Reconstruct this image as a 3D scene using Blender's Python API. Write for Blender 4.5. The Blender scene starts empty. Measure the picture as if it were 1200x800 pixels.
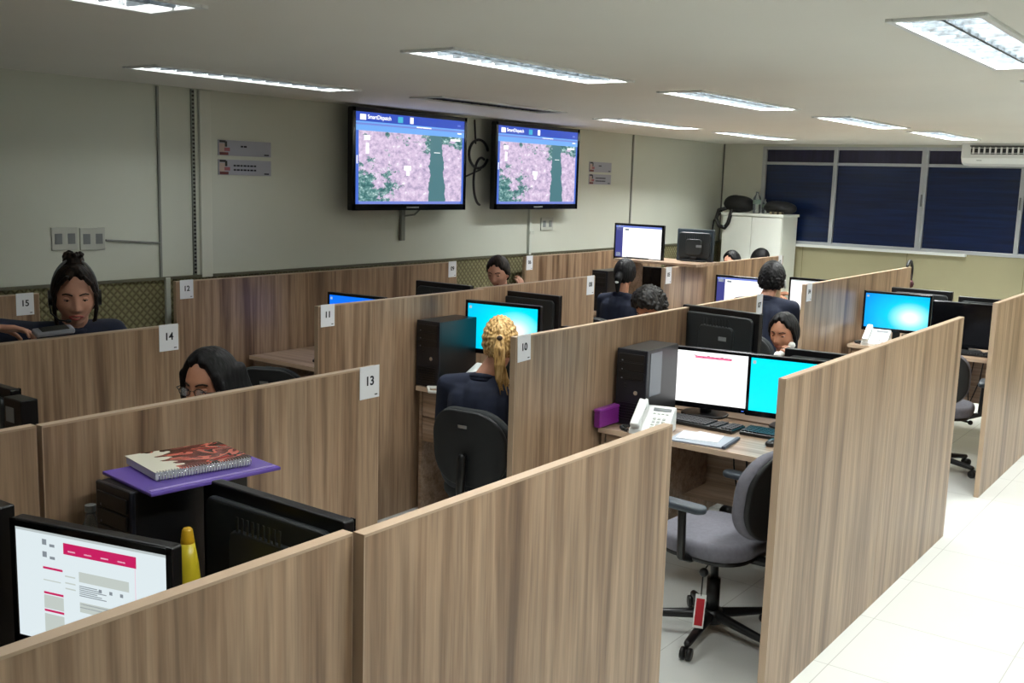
import bpy, bmesh, math, random
import numpy as np
from mathutils import Vector, Matrix, Euler
random.seed(7)
PI = math.pi
SC = bpy.context.scene
COL = SC.collection

# ------------------------------------------------------------------ camera, light, exposure
cam = bpy.data.cameras.new('camera'); camo = bpy.data.objects.new('camera', cam); COL.objects.link(camo)
FPX = 1214.57
cam.sensor_width = 36; cam.lens = 36 * FPX / 1200; cam.clip_start = 0.05
def cam_matrix(yaw, pitch, roll):
    cy, sy, cp, sp, cr, sr = math.cos(yaw), math.sin(yaw), math.cos(pitch), math.sin(pitch), math.cos(roll), math.sin(roll)
    Rx = np.array([[1, 0, 0], [0, cp, -sp], [0, sp, cp]]); Rz = np.array([[cr, -sr, 0], [sr, cr, 0], [0, 0, 1]])
    m = Rz @ Rx
    fwd, across, down = m @ np.array([sy, 0, cy]), m @ np.array([cy, 0, -sy]), m @ np.array([0, 1., 0])
    M = np.array([across, fwd, -down]).T
    right, dn, fw = M[0], M[1], M[2]
    return Matrix(((right[0], -dn[0], -fw[0]), (right[1], -dn[1], -fw[1]), (right[2], -dn[2], -fw[2])))
camo.matrix_world = Matrix.Translation((0, 0, 1.95)) @ cam_matrix(0.635504847, 0.154402404, 0.0298882465).to_4x4()
SC.camera = camo
w = bpy.data.worlds.new('world'); SC.world = w; w.use_nodes = True
w.node_tree.nodes['Background'].inputs[0].default_value = (0.02, 0.03, 0.06, 1)
w.node_tree.nodes['Background'].inputs[1].default_value = 0.3
SC.view_settings.view_transform = 'Standard'; SC.view_settings.look = 'None'
SC.view_settings.gamma = 1; SC.view_settings.use_curve_mapping = False
SC.view_settings.exposure = 0.14
CEIL = 2.462; WX = -5.64; FY = 11.9; RX = 1.35; BY = -2.2
LAMP_W = 62.0
LAMP_COL = (0.96, 1.0, 0.98)
# x, y of each recessed ceiling light, power factor
LIGHTS = [(-0.90, 3.97, 1.25), (-2.86, 3.95, .75), (-4.70, 3.87, .25), (-4.52, 5.83, 0.0), (-2.76, 5.93, 1.1), (-4.46, 7.95, 1.4),
          (-2.67, 8.05, 1.5), (-4.38, 9.95, 1.9), (-2.56, 9.95, 1.7), (-2.94, 1.42, .2), (-0.90, 5.93, 1.3), (-0.85, 8.0, 1.4), (-0.85, 9.95, 1.4),
          (-0.90, 1.85, 1.2)]
LW, LL = 0.27, 1.40

# ------------------------------------------------------------------ helpers
def lin(c):
    return tuple(((v / 255) / 12.92 if v / 255 <= .04045 else ((v / 255 + .055) / 1.055) ** 2.4) for v in c) + (1,)
MATS = {}
def mat(name, rgb, rough=.5, metal=0, bump=0, bscale=200, var=0, vscale=3, spec=.5, trans=0, alpha=1, coat=0):
    if name in MATS: return MATS[name]
    m = bpy.data.materials.new(name); m.use_nodes = True; MATS[name] = m
    nt = m.node_tree; b = nt.nodes['Principled BSDF']
    c = lin(rgb)
    b.inputs['Base Color'].default_value = c; b.inputs['Roughness'].default_value = rough; b.inputs['Metallic'].default_value = metal
    b.inputs['Specular IOR Level'].default_value = spec
    if trans: b.inputs['Transmission Weight'].default_value = trans
    if coat: b.inputs['Coat Weight'].default_value = coat
    tc = nt.nodes.new('ShaderNodeTexCoord')
    n = nt.nodes.new('ShaderNodeTexNoise'); n.inputs['Scale'].default_value = vscale; n.inputs['Detail'].default_value = 3
    nt.links.new(tc.outputs['Object'], n.inputs['Vector'])
    v = max(var, .03)
    r = nt.nodes.new('ShaderNodeValToRGB')
    r.color_ramp.elements[0].position = .3; r.color_ramp.elements[1].position = .7
    r.color_ramp.elements[0].color = tuple(x * (1 - v) for x in c[:3]) + (1,)
    r.color_ramp.elements[1].color = tuple(min(1, x * (1 + v)) for x in c[:3]) + (1,)
    nt.links.new(n.outputs['Fac'], r.inputs[0]); nt.links.new(r.outputs[0], b.inputs['Base Color'])
    if bump:
        n2 = nt.nodes.new('ShaderNodeTexNoise'); n2.inputs['Scale'].default_value = bscale; n2.inputs['Detail'].default_value = 2
        nt.links.new(tc.outputs['Object'], n2.inputs['Vector'])
        bp = nt.nodes.new('ShaderNodeBump'); bp.inputs['Strength'].default_value = bump; bp.inputs['Distance'].default_value = .002
        nt.links.new(n2.outputs['Fac'], bp.inputs['Height']); nt.links.new(bp.outputs['Normal'], b.inputs['Normal'])
    return m
def emit(name, rgb, s=1):
    if name in MATS: return MATS[name]
    m = bpy.data.materials.new(name); m.use_nodes = True; MATS[name] = m
    b = m.node_tree.nodes['Principled BSDF']
    b.inputs['Base Color'].default_value = (0.01, .01, .01, 1); b.inputs['Roughness'].default_value = .35
    b.inputs['Emission Color'].default_value = lin(rgb); b.inputs['Emission Strength'].default_value = s
    return m
def nodes_of(name, rough=.5):
    m = bpy.data.materials.new(name); m.use_nodes = True; MATS[name] = m
    nt = m.node_tree; b = nt.nodes['Principled BSDF']; b.inputs['Roughness'].default_value = rough
    if 'hair' in name: b.inputs['Specular IOR Level'].default_value = .22
    def N(t, **k):
        n = nt.nodes.new('ShaderNode' + t)
        for kk, v in k.items():
            if kk in n.inputs: n.inputs[kk].default_value = v
            else: setattr(n, kk, v)
        return n
    return m, nt, b, N, nt.links.new
def ramp(N, stops, interp='LINEAR'):
    r = N('ValToRGB'); r.color_ramp.interpolation = interp
    e = r.color_ramp.elements
    while len(e) < len(stops): e.new(.5)
    for i, (p, c) in enumerate(stops): e[i].position = p; e[i].color = lin(c)
    return r
def wood(name, scale, light, mid, dark, rough=.42, rand=True):
    m, nt, b, N, L = nodes_of(name, rough)
    tc = N('TexCoord'); oi = N('ObjectInfo'); add = N('VectorMath', operation='ADD'); mul = N('VectorMath', operation='SCALE')
    comb = N('CombineXYZ'); L(oi.outputs['Random'], comb.inputs[0]); L(oi.outputs['Random'], comb.inputs[1])
    L(comb.outputs[0], mul.inputs[0]); mul.inputs['Scale'].default_value = 37.
    L(tc.outputs['Object'], add.inputs[0]); L(mul.outputs[0], add.inputs[1])
    mp = N('Mapping'); mp.inputs['Scale'].default_value = scale; L(add.outputs[0], mp.inputs['Vector'])
    n1 = N('TexNoise', Scale=1.0, Detail=5.0, Roughness=.65, Distortion=.25); L(mp.outputs[0], n1.inputs['Vector'])
    r1 = ramp(N, [(.34, dark), (.45, mid), (.56, light), (.68, mid)]); L(n1.outputs['Fac'], r1.inputs[0])
    mp2 = N('Mapping'); mp2.inputs['Scale'].default_value = tuple(s * 5.3 for s in scale); L(add.outputs[0], mp2.inputs['Vector'])
    n2 = N('TexNoise', Scale=1.0, Detail=3.0, Roughness=.6); L(mp2.outputs[0], n2.inputs['Vector'])
    r2 = ramp(N, [(.35, (150, 150, 150)), (.65, (255, 255, 255))]); L(n2.outputs['Fac'], r2.inputs[0])
    mx = N('Mix', data_type='RGBA', blend_type='MULTIPLY'); mx.inputs[0].default_value = .45
    L(r1.outputs[0], mx.inputs[6]); L(r2.outputs[0], mx.inputs[7]); L(mx.outputs[2], b.inputs['Base Color'])
    return m

class MB:
    def __init__(s): s.b = bmesh.new()
    def _add(s, t, M=None, mi=0):
        if M is not None: t.transform(M)
        for f in t.faces: f.material_index = mi
        me = bpy.data.meshes.new('tmp'); t.to_mesh(me); t.free(); s.b.from_mesh(me); bpy.data.meshes.remove(me); return s
    def box(s, c, d, rot=None, bev=0, mi=0, seg=2):
        t = bmesh.new(); bmesh.ops.create_cube(t, size=1); t.transform(Matrix.Diagonal((d[0], d[1], d[2], 1)))
        if bev: bmesh.ops.bevel(t, geom=t.edges[:], offset=min(bev, min(d) * .49), segments=seg, affect='EDGES', profile=.5)
        M = Matrix.Translation(c)
        if rot: M = M @ Euler(rot).to_matrix().to_4x4()
        return s._add(t, M, mi)
    def cyl(s, a, b, r, r2=None, seg=16, mi=0, cap=True):
        a, b = Vector(a), Vector(b); r2 = r if r2 is None else r2
        t = bmesh.new(); bmesh.ops.create_cone(t, cap_ends=cap, segments=seg, radius1=r, radius2=r2, depth=(b - a).length)
        q = (b - a).to_track_quat('Z', 'Y').to_matrix().to_4x4()
        return s._add(t, Matrix.Translation((a + b) / 2) @ q, mi)
    def caps(s, a, b, r, r2=None, seg=14, mi=0, k=4):
        a, b = Vector(a), Vector(b); r2 = r if r2 is None else r2
        d = b - a; Ln = max(d.length, 1e-5); q = (d if d.length > 1e-5 else Vector((0, 0, 1))).to_track_quat('Z', 'Y').to_matrix().to_4x4()
        prof = [(r * math.sin(PI / 2 * i / k), -r * math.cos(PI / 2 * i / k)) for i in range(k + 1)] + \
               [(r2 * math.cos(PI / 2 * i / k), Ln + r2 * math.sin(PI / 2 * i / k)) for i in range(k + 1)]
        return s.lathe(prof, seg, Matrix.Translation(a) @ q, mi)
    def lathe(s, prof, seg=24, M=None, mi=0):
        t = bmesh.new(); rings = []
        for r, z in prof:
            if r < 1e-6: rings.append([t.verts.new((0, 0, z))])
            else: rings.append([t.verts.new((r * math.cos(2 * PI * j / seg), r * math.sin(2 * PI * j / seg), z)) for j in range(seg)])
        for A, B in zip(rings, rings[1:]):
            for j in range(seg):
                k = (j + 1) % seg
                if len(A) == 1 and len(B) == 1: continue
                if len(A) == 1: t.faces.new((A[0], B[k], B[j]))
                elif len(B) == 1: t.faces.new((A[j], A[k], B[0]))
                else: t.faces.new((A[j], A[k], B[k], B[j]))
        bmesh.ops.recalc_face_normals(t, faces=t.faces)
        return s._add(t, M, mi)
    def tube(s, pts, r, seg=8, mi=0):
        for a, b in zip(pts, pts[1:]): s.caps(a, b, r, seg=seg, mi=mi, k=2)
        return s
    def ball(s, c, r, mi=0, sub=2, rot=None):
        t = bmesh.new(); bmesh.ops.create_icosphere(t, subdivisions=sub, radius=1)
        r = (r, r, r) if not hasattr(r, '__len__') else r
        M = Matrix.Translation(c) @ (Euler(rot).to_matrix().to_4x4() if rot else Matrix()) @ Matrix.Diagonal((*r, 1))
        return s._add(t, M, mi)
    def prism(s, pts, depth, M=None, bev=0, mi=0, seg=2):
        """outline in XY extruded to +Z by depth"""
        t = bmesh.new(); vs = [t.verts.new((x, y, 0)) for x, y in pts]; f = t.faces.new(vs)
        r = bmesh.ops.extrude_face_region(t, geom=[f]); bmesh.ops.translate(t, vec=(0, 0, depth), verts=[v for v in r['geom'] if isinstance(v, bmesh.types.BMVert)])
        bmesh.ops.recalc_face_normals(t, faces=t.faces)
        if bev:
            es = [e for e in t.edges if abs(e.verts[0].co.z - e.verts[1].co.z) < 1e-6]
            bmesh.ops.bevel(t, geom=es, offset=bev, segments=seg, affect='EDGES', profile=.5)
        return s._add(t, M, mi)
    def quad(s, c, w, h, M=None, mi=0):
        """quad in XZ plane facing -Y, with uv"""
        t = bmesh.new(); uv = t.loops.layers.uv.new('UVMap')
        vs = [t.verts.new(v) for v in ((c[0] - w / 2, c[1], c[2] - h / 2), (c[0] + w / 2, c[1], c[2] - h / 2), (c[0] + w / 2, c[1], c[2] + h / 2), (c[0] - w / 2, c[1], c[2] + h / 2))]
        f = t.faces.new(vs)
        for l, u in zip(f.loops, ((0, 0), (1, 0), (1, 1), (0, 1))): l[uv].uv = u
        return s._add(t, M, mi)
    def build(s, name, m, parent=None, smooth=False, M=None):
        if M is not None: s.b.transform(M)
        me = bpy.data.meshes.new(name)
        if smooth == 'auto':
            for e in s.b.edges:
                if len(e.link_faces) == 2: e.smooth = e.calc_face_angle(0) < .7
            for f in s.b.faces: f.smooth = True
        elif smooth:
            for f in s.b.faces: f.smooth = True
        s.b.to_mesh(me); s.b.free()
        for q in (m if isinstance(m, (list, tuple)) else [m]): me.materials.append(q)
        o = bpy.data.objects.new(name, me); COL.objects.link(o)
        if parent: o.parent = parent
        return o
def rrect(w, h, r, n=6):
    r = min(r, w / 2 - 1e-4, h / 2 - 1e-4); P = []
    for cx, cy, a in ((w / 2 - r, h / 2 - r, 0), (-w / 2 + r, h / 2 - r, 1), (-w / 2 + r, -h / 2 + r, 2), (w / 2 - r, -h / 2 + r, 3)):
        for i in range(n + 1):
            t = (a + i / n) * PI / 2; P.append((cx + r * math.cos(t), cy + r * math.sin(t)))
    return P
def tag(o, label, cat, group=None):
    o['label'] = label; o['category'] = cat
    if group: o['group'] = group
    return o
def thing(name, label, cat, loc=(0, 0, 0), rz=0, group=None, rx=0, ry=0):
    o = bpy.data.objects.new(name, None); COL.objects.link(o); o.empty_display_size = .1
    o.location = loc; o.rotation_euler = (rx, ry, rz)
    return tag(o, label, cat, group)
def struct(o): o['kind'] = 'structure'; return o
def copy_tree(o, parent=None):
    c = o.copy(); COL.objects.link(c)
    if parent: c.parent = parent
    for ch in list(o.children): copy_tree(ch, c)
    return c
def dup(root, label, loc, rz, group=None):
    c = copy_tree(root); c.location = loc; c.rotation_euler = (0, 0, rz); c['label'] = label
    if group: c['group'] = group
    return c
XZ = Matrix.Rotation(PI / 2, 4, 'X')       # outline XY -> XZ plane, extrude towards -Y
def remeshed(mb, name, m, voxel, parent, sm=2):
    me = bpy.data.meshes.new('t'); mb.b.to_mesh(me); mb.b.free()
    o = bpy.data.objects.new('t', me); COL.objects.link(o)
    r = o.modifiers.new('r', 'REMESH'); r.mode = 'VOXEL'; r.voxel_size = voxel
    s = o.modifiers.new('s', 'SMOOTH'); s.factor = .5; s.iterations = sm
    dg = bpy.context.evaluated_depsgraph_get(); dg.update()
    me2 = bpy.data.meshes.new_from_object(o.evaluated_get(dg)); me2.name = name
    bpy.data.objects.remove(o); bpy.data.meshes.remove(me)
    me2.materials.clear(); me2.materials.append(m)
    me2.polygons.foreach_set('use_smooth', [True] * len(me2.polygons))
    q = bpy.data.objects.new(name, me2); COL.objects.link(q); q.parent = parent
    return q
def text_obj(name, body, size, m, parent, M, ext=.0004, bold=True):
    cu = bpy.data.curves.new('t', 'FONT'); cu.body = body; cu.size = size; cu.align_x = 'CENTER'; cu.align_y = 'CENTER'; cu.extrude = ext
    if bold: cu.offset = size * .022
    cu.offset = cu.offset if size > .043 or not bold else size * .008
    o = bpy.data.objects.new('t', cu); COL.objects.link(o)
    dg = bpy.context.evaluated_depsgraph_get(); dg.update()
    me = bpy.data.meshes.new_from_object(o.evaluated_get(dg)); me.name = name
    bpy.data.objects.remove(o); bpy.data.curves.remove(cu)
    me.transform(M); me.materials.clear(); me.materials.append(m)
    q = bpy.data.objects.new(name, me); COL.objects.link(q)
    if parent: q.parent = parent
    return q

# ------------------------------------------------------------------ materials
M_panel = wood('oak_laminate_panel', (10, 10, .42), (178, 149, 121), (150, 121, 95), (112, 85, 63), .36)
M_desk = wood('oak_laminate_desk', (.55, 14, 14), (186, 160, 138), (164, 136, 112), (138, 110, 86), .35)
M_edge = mat('pale_edge_band', (205, 180, 155), .35)
M_black = mat('black_plastic', (16, 16, 18), .35, bump=.1)
M_blackg = mat('gloss_black', (8, 9, 14), .12)
M_dark = mat('dark_grey_plastic', (38, 42, 44), .38)
M_grey = mat('grey_plastic', (120, 124, 126), .45)
M_white = mat('white_plastic', (236, 238, 236), .35)
M_paper = mat('white_paper', (236, 237, 242), .7)
M_ink = mat('ink', (20, 24, 38), .7)
M_wall = mat('wall_paint', (208, 211, 199), .6, var=.02, vscale=1.2, bump=.05)
M_farw = mat('far_wall_paint', (216, 218, 206), .6, var=.02)
M_ceil = mat('ceiling_paint', (236, 234, 225), .7, var=.012, vscale=.7)
M_alu = mat('aluminium', (190, 194, 198), .35, .3)
M_steel = mat('galvanised', (130, 134, 128), .4, .6)
M_chrome = mat('chrome', (215, 218, 220), .15, .9)
M_cabinet = mat('cabinet_white', (238, 241, 233), .4)
M_fabG = mat('grey_fabric', (112, 111, 120), .9, bump=.5, bscale=600, var=.08, vscale=60)
M_fabD = mat('charcoal_fabric', (38, 42, 44), .85, bump=.5, bscale=600, var=.1, vscale=60)
M_navy = mat('navy_cloth', (22, 30, 52), .85, bump=.4, bscale=300, var=.15, vscale=20)
M_trou = mat('dark_trousers', (24, 26, 34), .85, bump=.3)
M_shoe = mat('black_leather', (14, 14, 15), .35)
M_skinL = mat('light_skin', (206, 152, 128), .5, var=.04, vscale=25)
M_skinM = mat('tan_skin', (182, 128, 100), .5, var=.04, vscale=25)
M_lipR = mat('red_lips', (165, 66, 62), .4)
M_lipN = mat('natural_lips', (150, 84, 72), .45)
M_eyew = mat('eye_white', (168, 158, 152), .3)
M_iris = mat('dark_iris', (30, 18, 12), .15)
M_brow = mat('eyebrow', (42, 28, 20), .8)
M_red = mat('red_tag', (190, 20, 38), .5)
M_purple = mat('purple_plastic', (116, 36, 124), .3)
M_glass = mat('clear_plastic', (235, 240, 240), .06, trans=.9)

def hairmat(name, a, b_, c):
    m, nt, b, N, L = nodes_of(name, .55)
    tc = N('TexCoord'); mp = N('Mapping'); mp.inputs['Scale'].default_value = (90, 90, 9); L(tc.outputs['Object'], mp.inputs[0])
    n = N('TexNoise', Scale=1.0, Detail=3.0); L(mp.outputs[0], n.inputs['Vector'])
    r = ramp(N, [(.3, a), (.5, b_), (.7, c)]); L(n.outputs['Fac'], r.inputs[0]); L(r.outputs[0], b.inputs['Base Color'])
    bp = N('Bump', Strength=.6, Distance=.004); L(n.outputs['Fac'], bp.inputs['Height']); L(bp.outputs[0], b.inputs['Normal'])
    return m
M_hairB = hairmat('dark_brown_hair', (14, 10, 9), (30, 22, 18), (58, 44, 34))
M_hairK = hairmat('black_hair', (8, 8, 9), (13, 12, 14), (27, 25, 27))
M_hairC = hairmat('greying_curly_hair', (9, 9, 9), (24, 22, 21), (62, 58, 55))
M_hairY = hairmat('streaked_blond_hair', (92, 66, 36), (190, 150, 92), (236, 206, 150))

def m_wainscot():
    m, nt, b, N, L = nodes_of('olive_lattice_fabric', .85)
    tc = N('TexCoord'); sp = N('SeparateXYZ'); L(tc.outputs['Object'], sp.inputs[0])
    def wv(op):
        a = N('Math', operation=op); L(sp.outputs[1], a.inputs[0]); L(sp.outputs[2], a.inputs[1])
        q = N('Math', operation='MULTIPLY'); L(a.outputs[0], q.inputs[0]); q.inputs[1].default_value = 62
        s_ = N('Math', operation='SINE'); L(q.outputs[0], s_.inputs[0]); return s_
    def ab(n_):
        a = N('Math', operation='ABSOLUTE'); L(n_.outputs[0], a.inputs[0]); return a
    p = N('Math', operation='MINIMUM'); L(ab(wv('ADD')).outputs[0], p.inputs[0]); L(ab(wv('SUBTRACT')).outputs[0], p.inputs[1])
    r = ramp(N, [(0, (92, 84, 58)), (.35, (112, 106, 74)), (.8, (134, 130, 94))])
    mr = N('MapRange'); mr.inputs[1].default_value = 0; mr.inputs[2].default_value = 1; L(p.outputs[0], mr.inputs[0]); L(mr.outputs[0], r.inputs[0])
    L(r.outputs[0], b.inputs['Base Color'])
    bp = N('Bump', Strength=.6, Distance=.01); L(mr.outputs[0], bp.inputs['Height']); L(bp.outputs[0], b.inputs['Normal'])
    return m
M_wain = m_wainscot()
M_olive = mat('olive_cladding', (160, 154, 122), .6, var=.03)
def m_floor():
    m, nt, b, N, L = nodes_of('white_porcelain_tile', .22)
    tc = N('TexCoord'); mp = N('Mapping'); mp.inputs['Location'].default_value = (.12, .13, 0); L(tc.outputs['Object'], mp.inputs[0])
    br = N('TexBrick'); br.offset = 0; br.inputs['Scale'].default_value = 1
    br.inputs['Brick Width'].default_value = .6; br.inputs['Row Height'].default_value = .6; br.inputs['Mortar Size'].default_value = .0022; br.inputs['Mortar Smooth'].default_value = .2
    br.inputs['Color1'].default_value = lin((214, 215, 211)); br.inputs['Color2'].default_value = lin((210, 212, 208)); br.inputs['Mortar'].default_value = lin((176, 177, 172))
    L(mp.outputs[0], br.inputs['Vector']); L(br.outputs['Color'], b.inputs['Base Color'])
    n = N('TexNoise', Scale=2.5, Detail=3.0); L(tc.outputs['Object'], n.inputs['Vector'])
    mr = N('MapRange'); mr.inputs[3].default_value = .16; mr.inputs[4].default_value = .32; L(n.outputs['Fac'], mr.inputs[0]); L(mr.outputs[0], b.inputs['Roughness'])
    return m
def m_film(name, a, bcol, sc):
    m, nt, b, N, L = nodes_of(name, .28)
    tc = N('TexCoord'); mp = N('Mapping'); mp.inputs['Scale'].default_value = sc; L(tc.outputs['Object'], mp.inputs[0])
    n = N('TexNoise', Scale=1.0, Detail=4.0, Roughness=.6); L(mp.outputs[0], n.inputs['Vector'])
    r = ramp(N, [(.3, a), (.7, bcol)]); L(n.outputs['Fac'], r.inputs[0]); L(r.outputs[0], b.inputs['Base Color'])
    bp = N('Bump', Strength=.25, Distance=.01); L(n.outputs['Fac'], bp.inputs['Height']); L(bp.outputs[0], b.inputs['Normal'])
    return m
M_film = m_film('blue_tinted_glass', (7, 20, 48), (14, 38, 82), (1.2, 1, 28))
M_film2 = m_film('plum_tinted_glass', (28, 27, 52), (44, 40, 72), (18, 1, 1.5))

# ------------------------------------------------------------------ room shell
def slab(name, c, d, m, **k): return struct(MB().box(c, d, **k).build(name, m))
struct(MB().box(((WX + RX) / 2, (FY + BY) / 2, -.05), (RX - WX, FY - BY, .1)).build('floor', m_floor()))
# ceiling with an opening for every light
def ceiling():
    xs, ys = {WX - .1, RX + .1}, {BY - .1, FY + .1}
    for x, y, _ in LIGHTS:
        xs |= {x - LW / 2, x + LW / 2}; ys |= {y - LL / 2, y + LL / 2}
    xs, ys = sorted(xs), sorted(ys); t = MB()
    for i in range(len(xs) - 1):
        # merge cells along y where no opening
        y0 = None
        for j in range(len(ys) - 1):
            cx, cy = (xs[i] + xs[i + 1]) / 2, (ys[j] + ys[j + 1]) / 2
            hole = any(abs(cx - x) < LW / 2 and abs(cy - y) < LL / 2 for x, y, _ in LIGHTS)
            if not hole and y0 is None: y0 = ys[j]
            if y0 is not None and (hole or j == len(ys) - 2):
                y1 = ys[j] if hole else ys[j + 1]
                t.box(((xs[i] + xs[i + 1]) / 2, (y0 + y1) / 2, CEIL + .01), (xs[i + 1] - xs[i] + .0004, y1 - y0, .02)); y0 = None
    return struct(t.build('ceiling', M_ceil))
ceiling()
RAIL = 1.27
slab('wall_left', (WX - .05, (FY + BY) / 2, (CEIL + RAIL) / 2), (.1, FY - BY, CEIL - RAIL), M_wall)
slab('trim_1', (WX - .045, (FY + BY) / 2, RAIL / 2), (.1, FY - BY, RAIL), M_wain)
slab('trim_2', (WX + .008, (FY + BY) / 2, RAIL + .004), (.026, FY - BY, .018), mat('rail_grey', (96, 94, 76), .5))
slab('wall_right', (RX + .05, (FY + BY) / 2, CEIL / 2), (.1, FY - BY, CEIL), M_wall)
slab('wall_back', ((WX + RX) / 2, BY - .05, CEIL / 2), (RX - WX, .1, CEIL), M_wall)
slab('baseboard_right', (RX - .007, (FY + BY) / 2, .04), (.014, FY - BY - .02, .08), M_white)
# far wall: olive cladding below, window band above
WL = -5.10; WB = 1.30; WT = 2.435
slab('wall_far', ((WX + RX) / 2, FY + .06, WB / 2), (RX - WX, .12, WB), M_olive)
struct(MB().box(((WX + WL) / 2, FY + .06, (WB + CEIL) / 2), (WL - WX, .12, CEIL - WB)).box(((WL + RX) / 2, FY + .06, (WT + CEIL) / 2), (RX - WL, .12, CEIL - WT)).build('wall_far', M_farw))
t = MB()
for x in (-4.55, -3.35, -2.15, -.95, .25): t.box((x, FY - .001, WB / 2), (.006, .006, WB))
struct(t.build('trim_3', mat('cladding_seam', (118, 110, 76), .7)))
slab('trim_4', (-3.87, FY - .03, 1.292), (2.28, .07, .028), M_white)            # white ledge under the window
slab('trim_5', (WX + .012, FY - .006, (RAIL + CEIL) / 2), (.012, .012, CEIL - RAIL), mat('corner_line_grey', (110, 112, 104), .6))  # thin grey strip where the left and far walls meet
# window band
MX = [WL, -4.235, -3.245, -2.25, -1.26, -.27, .72]
TR = 2.24
def window():
    root = bpy.data.objects.new('window_1', None); COL.objects.link(root); root['kind'] = 'structure'
    f = MB(); y = FY + .02
    f.box(((WL + RX) / 2, y, WT - .018), (RX - WL, .07, .036), bev=.004).box(((WL + RX) / 2, y, WB + .02), (RX - WL, .07, .04), bev=.004)
    for i, x in enumerate(MX):
        wd = .07 if i in (2, 4) else .045
        f.box((x, y, (WB + WT) / 2), (wd, .075, WT - WB), bev=.005)
        if i in (2, 4): f.box((x, y - .04, (WB + WT) / 2), (.012, .012, WT - WB))
    for a, b in zip(MX, MX[1:] + [RX]): f.box(((a + b) / 2, y, TR), (b - a, .06, .032), bev=.004)
    f.build('window_frame', M_alu, root)
    for a, b in zip(MX, MX[1:] + [RX]):
        MB().box(((a + b) / 2, y + .01, (WB + TR) / 2), (b - a - .03, .008, TR - WB - .02)).build('pane', M_film, root)
        MB().box(((a + b) / 2, y + .01, (WT + TR) / 2), (b - a - .03, .008, WT - TR - .02)).build('upper_pane', M_film2, root)
    for x in (MX[2], MX[3] + .0, MX[4]):
        MB().box((x, y - .05, 1.86), (.018, .02, .13), bev=.004).build('latch', M_grey, root)
window()

# ------------------------------------------------------------------ ceiling lights
def make_light():
    r = thing('ceiling_light', '', 'ceiling light')
    f = MB(); e = .022
    for sx in (-1, 1): f.box((sx * (LW / 2 - .004), 0, -.004), (e, LL + .03, .012), bev=.003)
    for sy in (-1, 1): f.box((0, sy * (LL / 2 - .004), -.004), (LW + .02, e, .012), bev=.003)
    f.build('frame', M_white, r)
    h = MB(); H = .09
    for sx in (-1, 1): h.box((sx * (LW / 2 - .002), 0, H / 2), (.004, LL, H))
    for sy in (-1, 1): h.box((0, sy * (LL / 2 - .002), H / 2), (LW, .004, H))
    h.box((0, 0, H), (LW, LL, .004)); h.build('housing', mat('reflector', (225, 228, 230), .25, .75), r)
    return r
louv_m = mat('louvre_metal', (60, 66, 70), .4, .3, var=.85, vscale=38)  # mottled colour paints in the uneven brightness of the lit louvre cells
def add_louvre(r):
    l = MB(); n = 14
    for i in range(1, n): l.box((0, -LL / 2 + LL * i / n, .018), (LW - .02, .003, .036))
    l.box((0, 0, .018), (.012, LL - .02, .036)); l.build('louvre', louv_m, r)
def tubes(r, m):
    for sx in (-1, 1): MB().cyl((sx * .065, -LL / 2 + .05, .064), (sx * .065, LL / 2 - .05, .064), .013, seg=12).build('lamp_tube', m, r, True)
M_off = mat('unlit_tube', (150, 152, 150), .3)
M_on = emit('lit_tube', (255, 255, 250), 5)
M_dim = emit('dim_tube', (255, 255, 250), 3.0)
LLAB = ['large ceiling light nearest the right edge, its louvre cells plainly visible', 'bright ceiling light just left of centre, above the numbered wood partitions',
        'dim ceiling light nearest the left wall, above the dotted wall rail', 'unlit ceiling light above the two wall screens', 'slim ceiling light near the middle, right of the second wall screen',
        'small ceiling light near the left wall past the right-hand wall screen', 'brightest of the far ceiling lights, in front of the blue windows', 'far ceiling light above the white cabinet',
        'farthest ceiling light on the right, beside the air conditioner', 'ceiling light cut by the top left edge of the view',
        'second light of the right-hand aisle row, outside the view', 'third light of the right-hand aisle row, outside the view', 'farthest light of the right-hand aisle row, outside the view', 'light overhead nearest the viewer, outside the view']
lp = make_light()
for i, (x, y, k) in enumerate(LIGHTS):
    r = lp if i == 0 else copy_tree(lp)
    r.location = (x, y, CEIL); r['label'] = LLAB[i]
    r['group'] = 'recessed ceiling lights'
for r, (x, y, k) in zip([o for o in list(COL.objects) if o.name.startswith('ceiling_light')], LIGHTS):
    pass
for r in [o for o in list(COL.objects) if o.name.startswith('ceiling_light')]:
    k = min(LIGHTS, key=lambda L: (L[0] - r.location.x) ** 2 + (L[1] - r.location.y) ** 2)[2]
    add_louvre(r); tubes(r, M_on if k > .3 else (M_dim if k > 0 else M_off))
    if k > 0:
        ld = bpy.data.lights.new('tube_light', 'AREA'); ld.shape = 'RECTANGLE'; ld.size = LW - .04; ld.size_y = LL - .08
        ld.energy = LAMP_W * k; ld.color = LAMP_COL
        lo = bpy.data.objects.new('tube_light', ld); COL.objects.link(lo); lo.parent = r; lo.location = (0, 0, .084)

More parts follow.
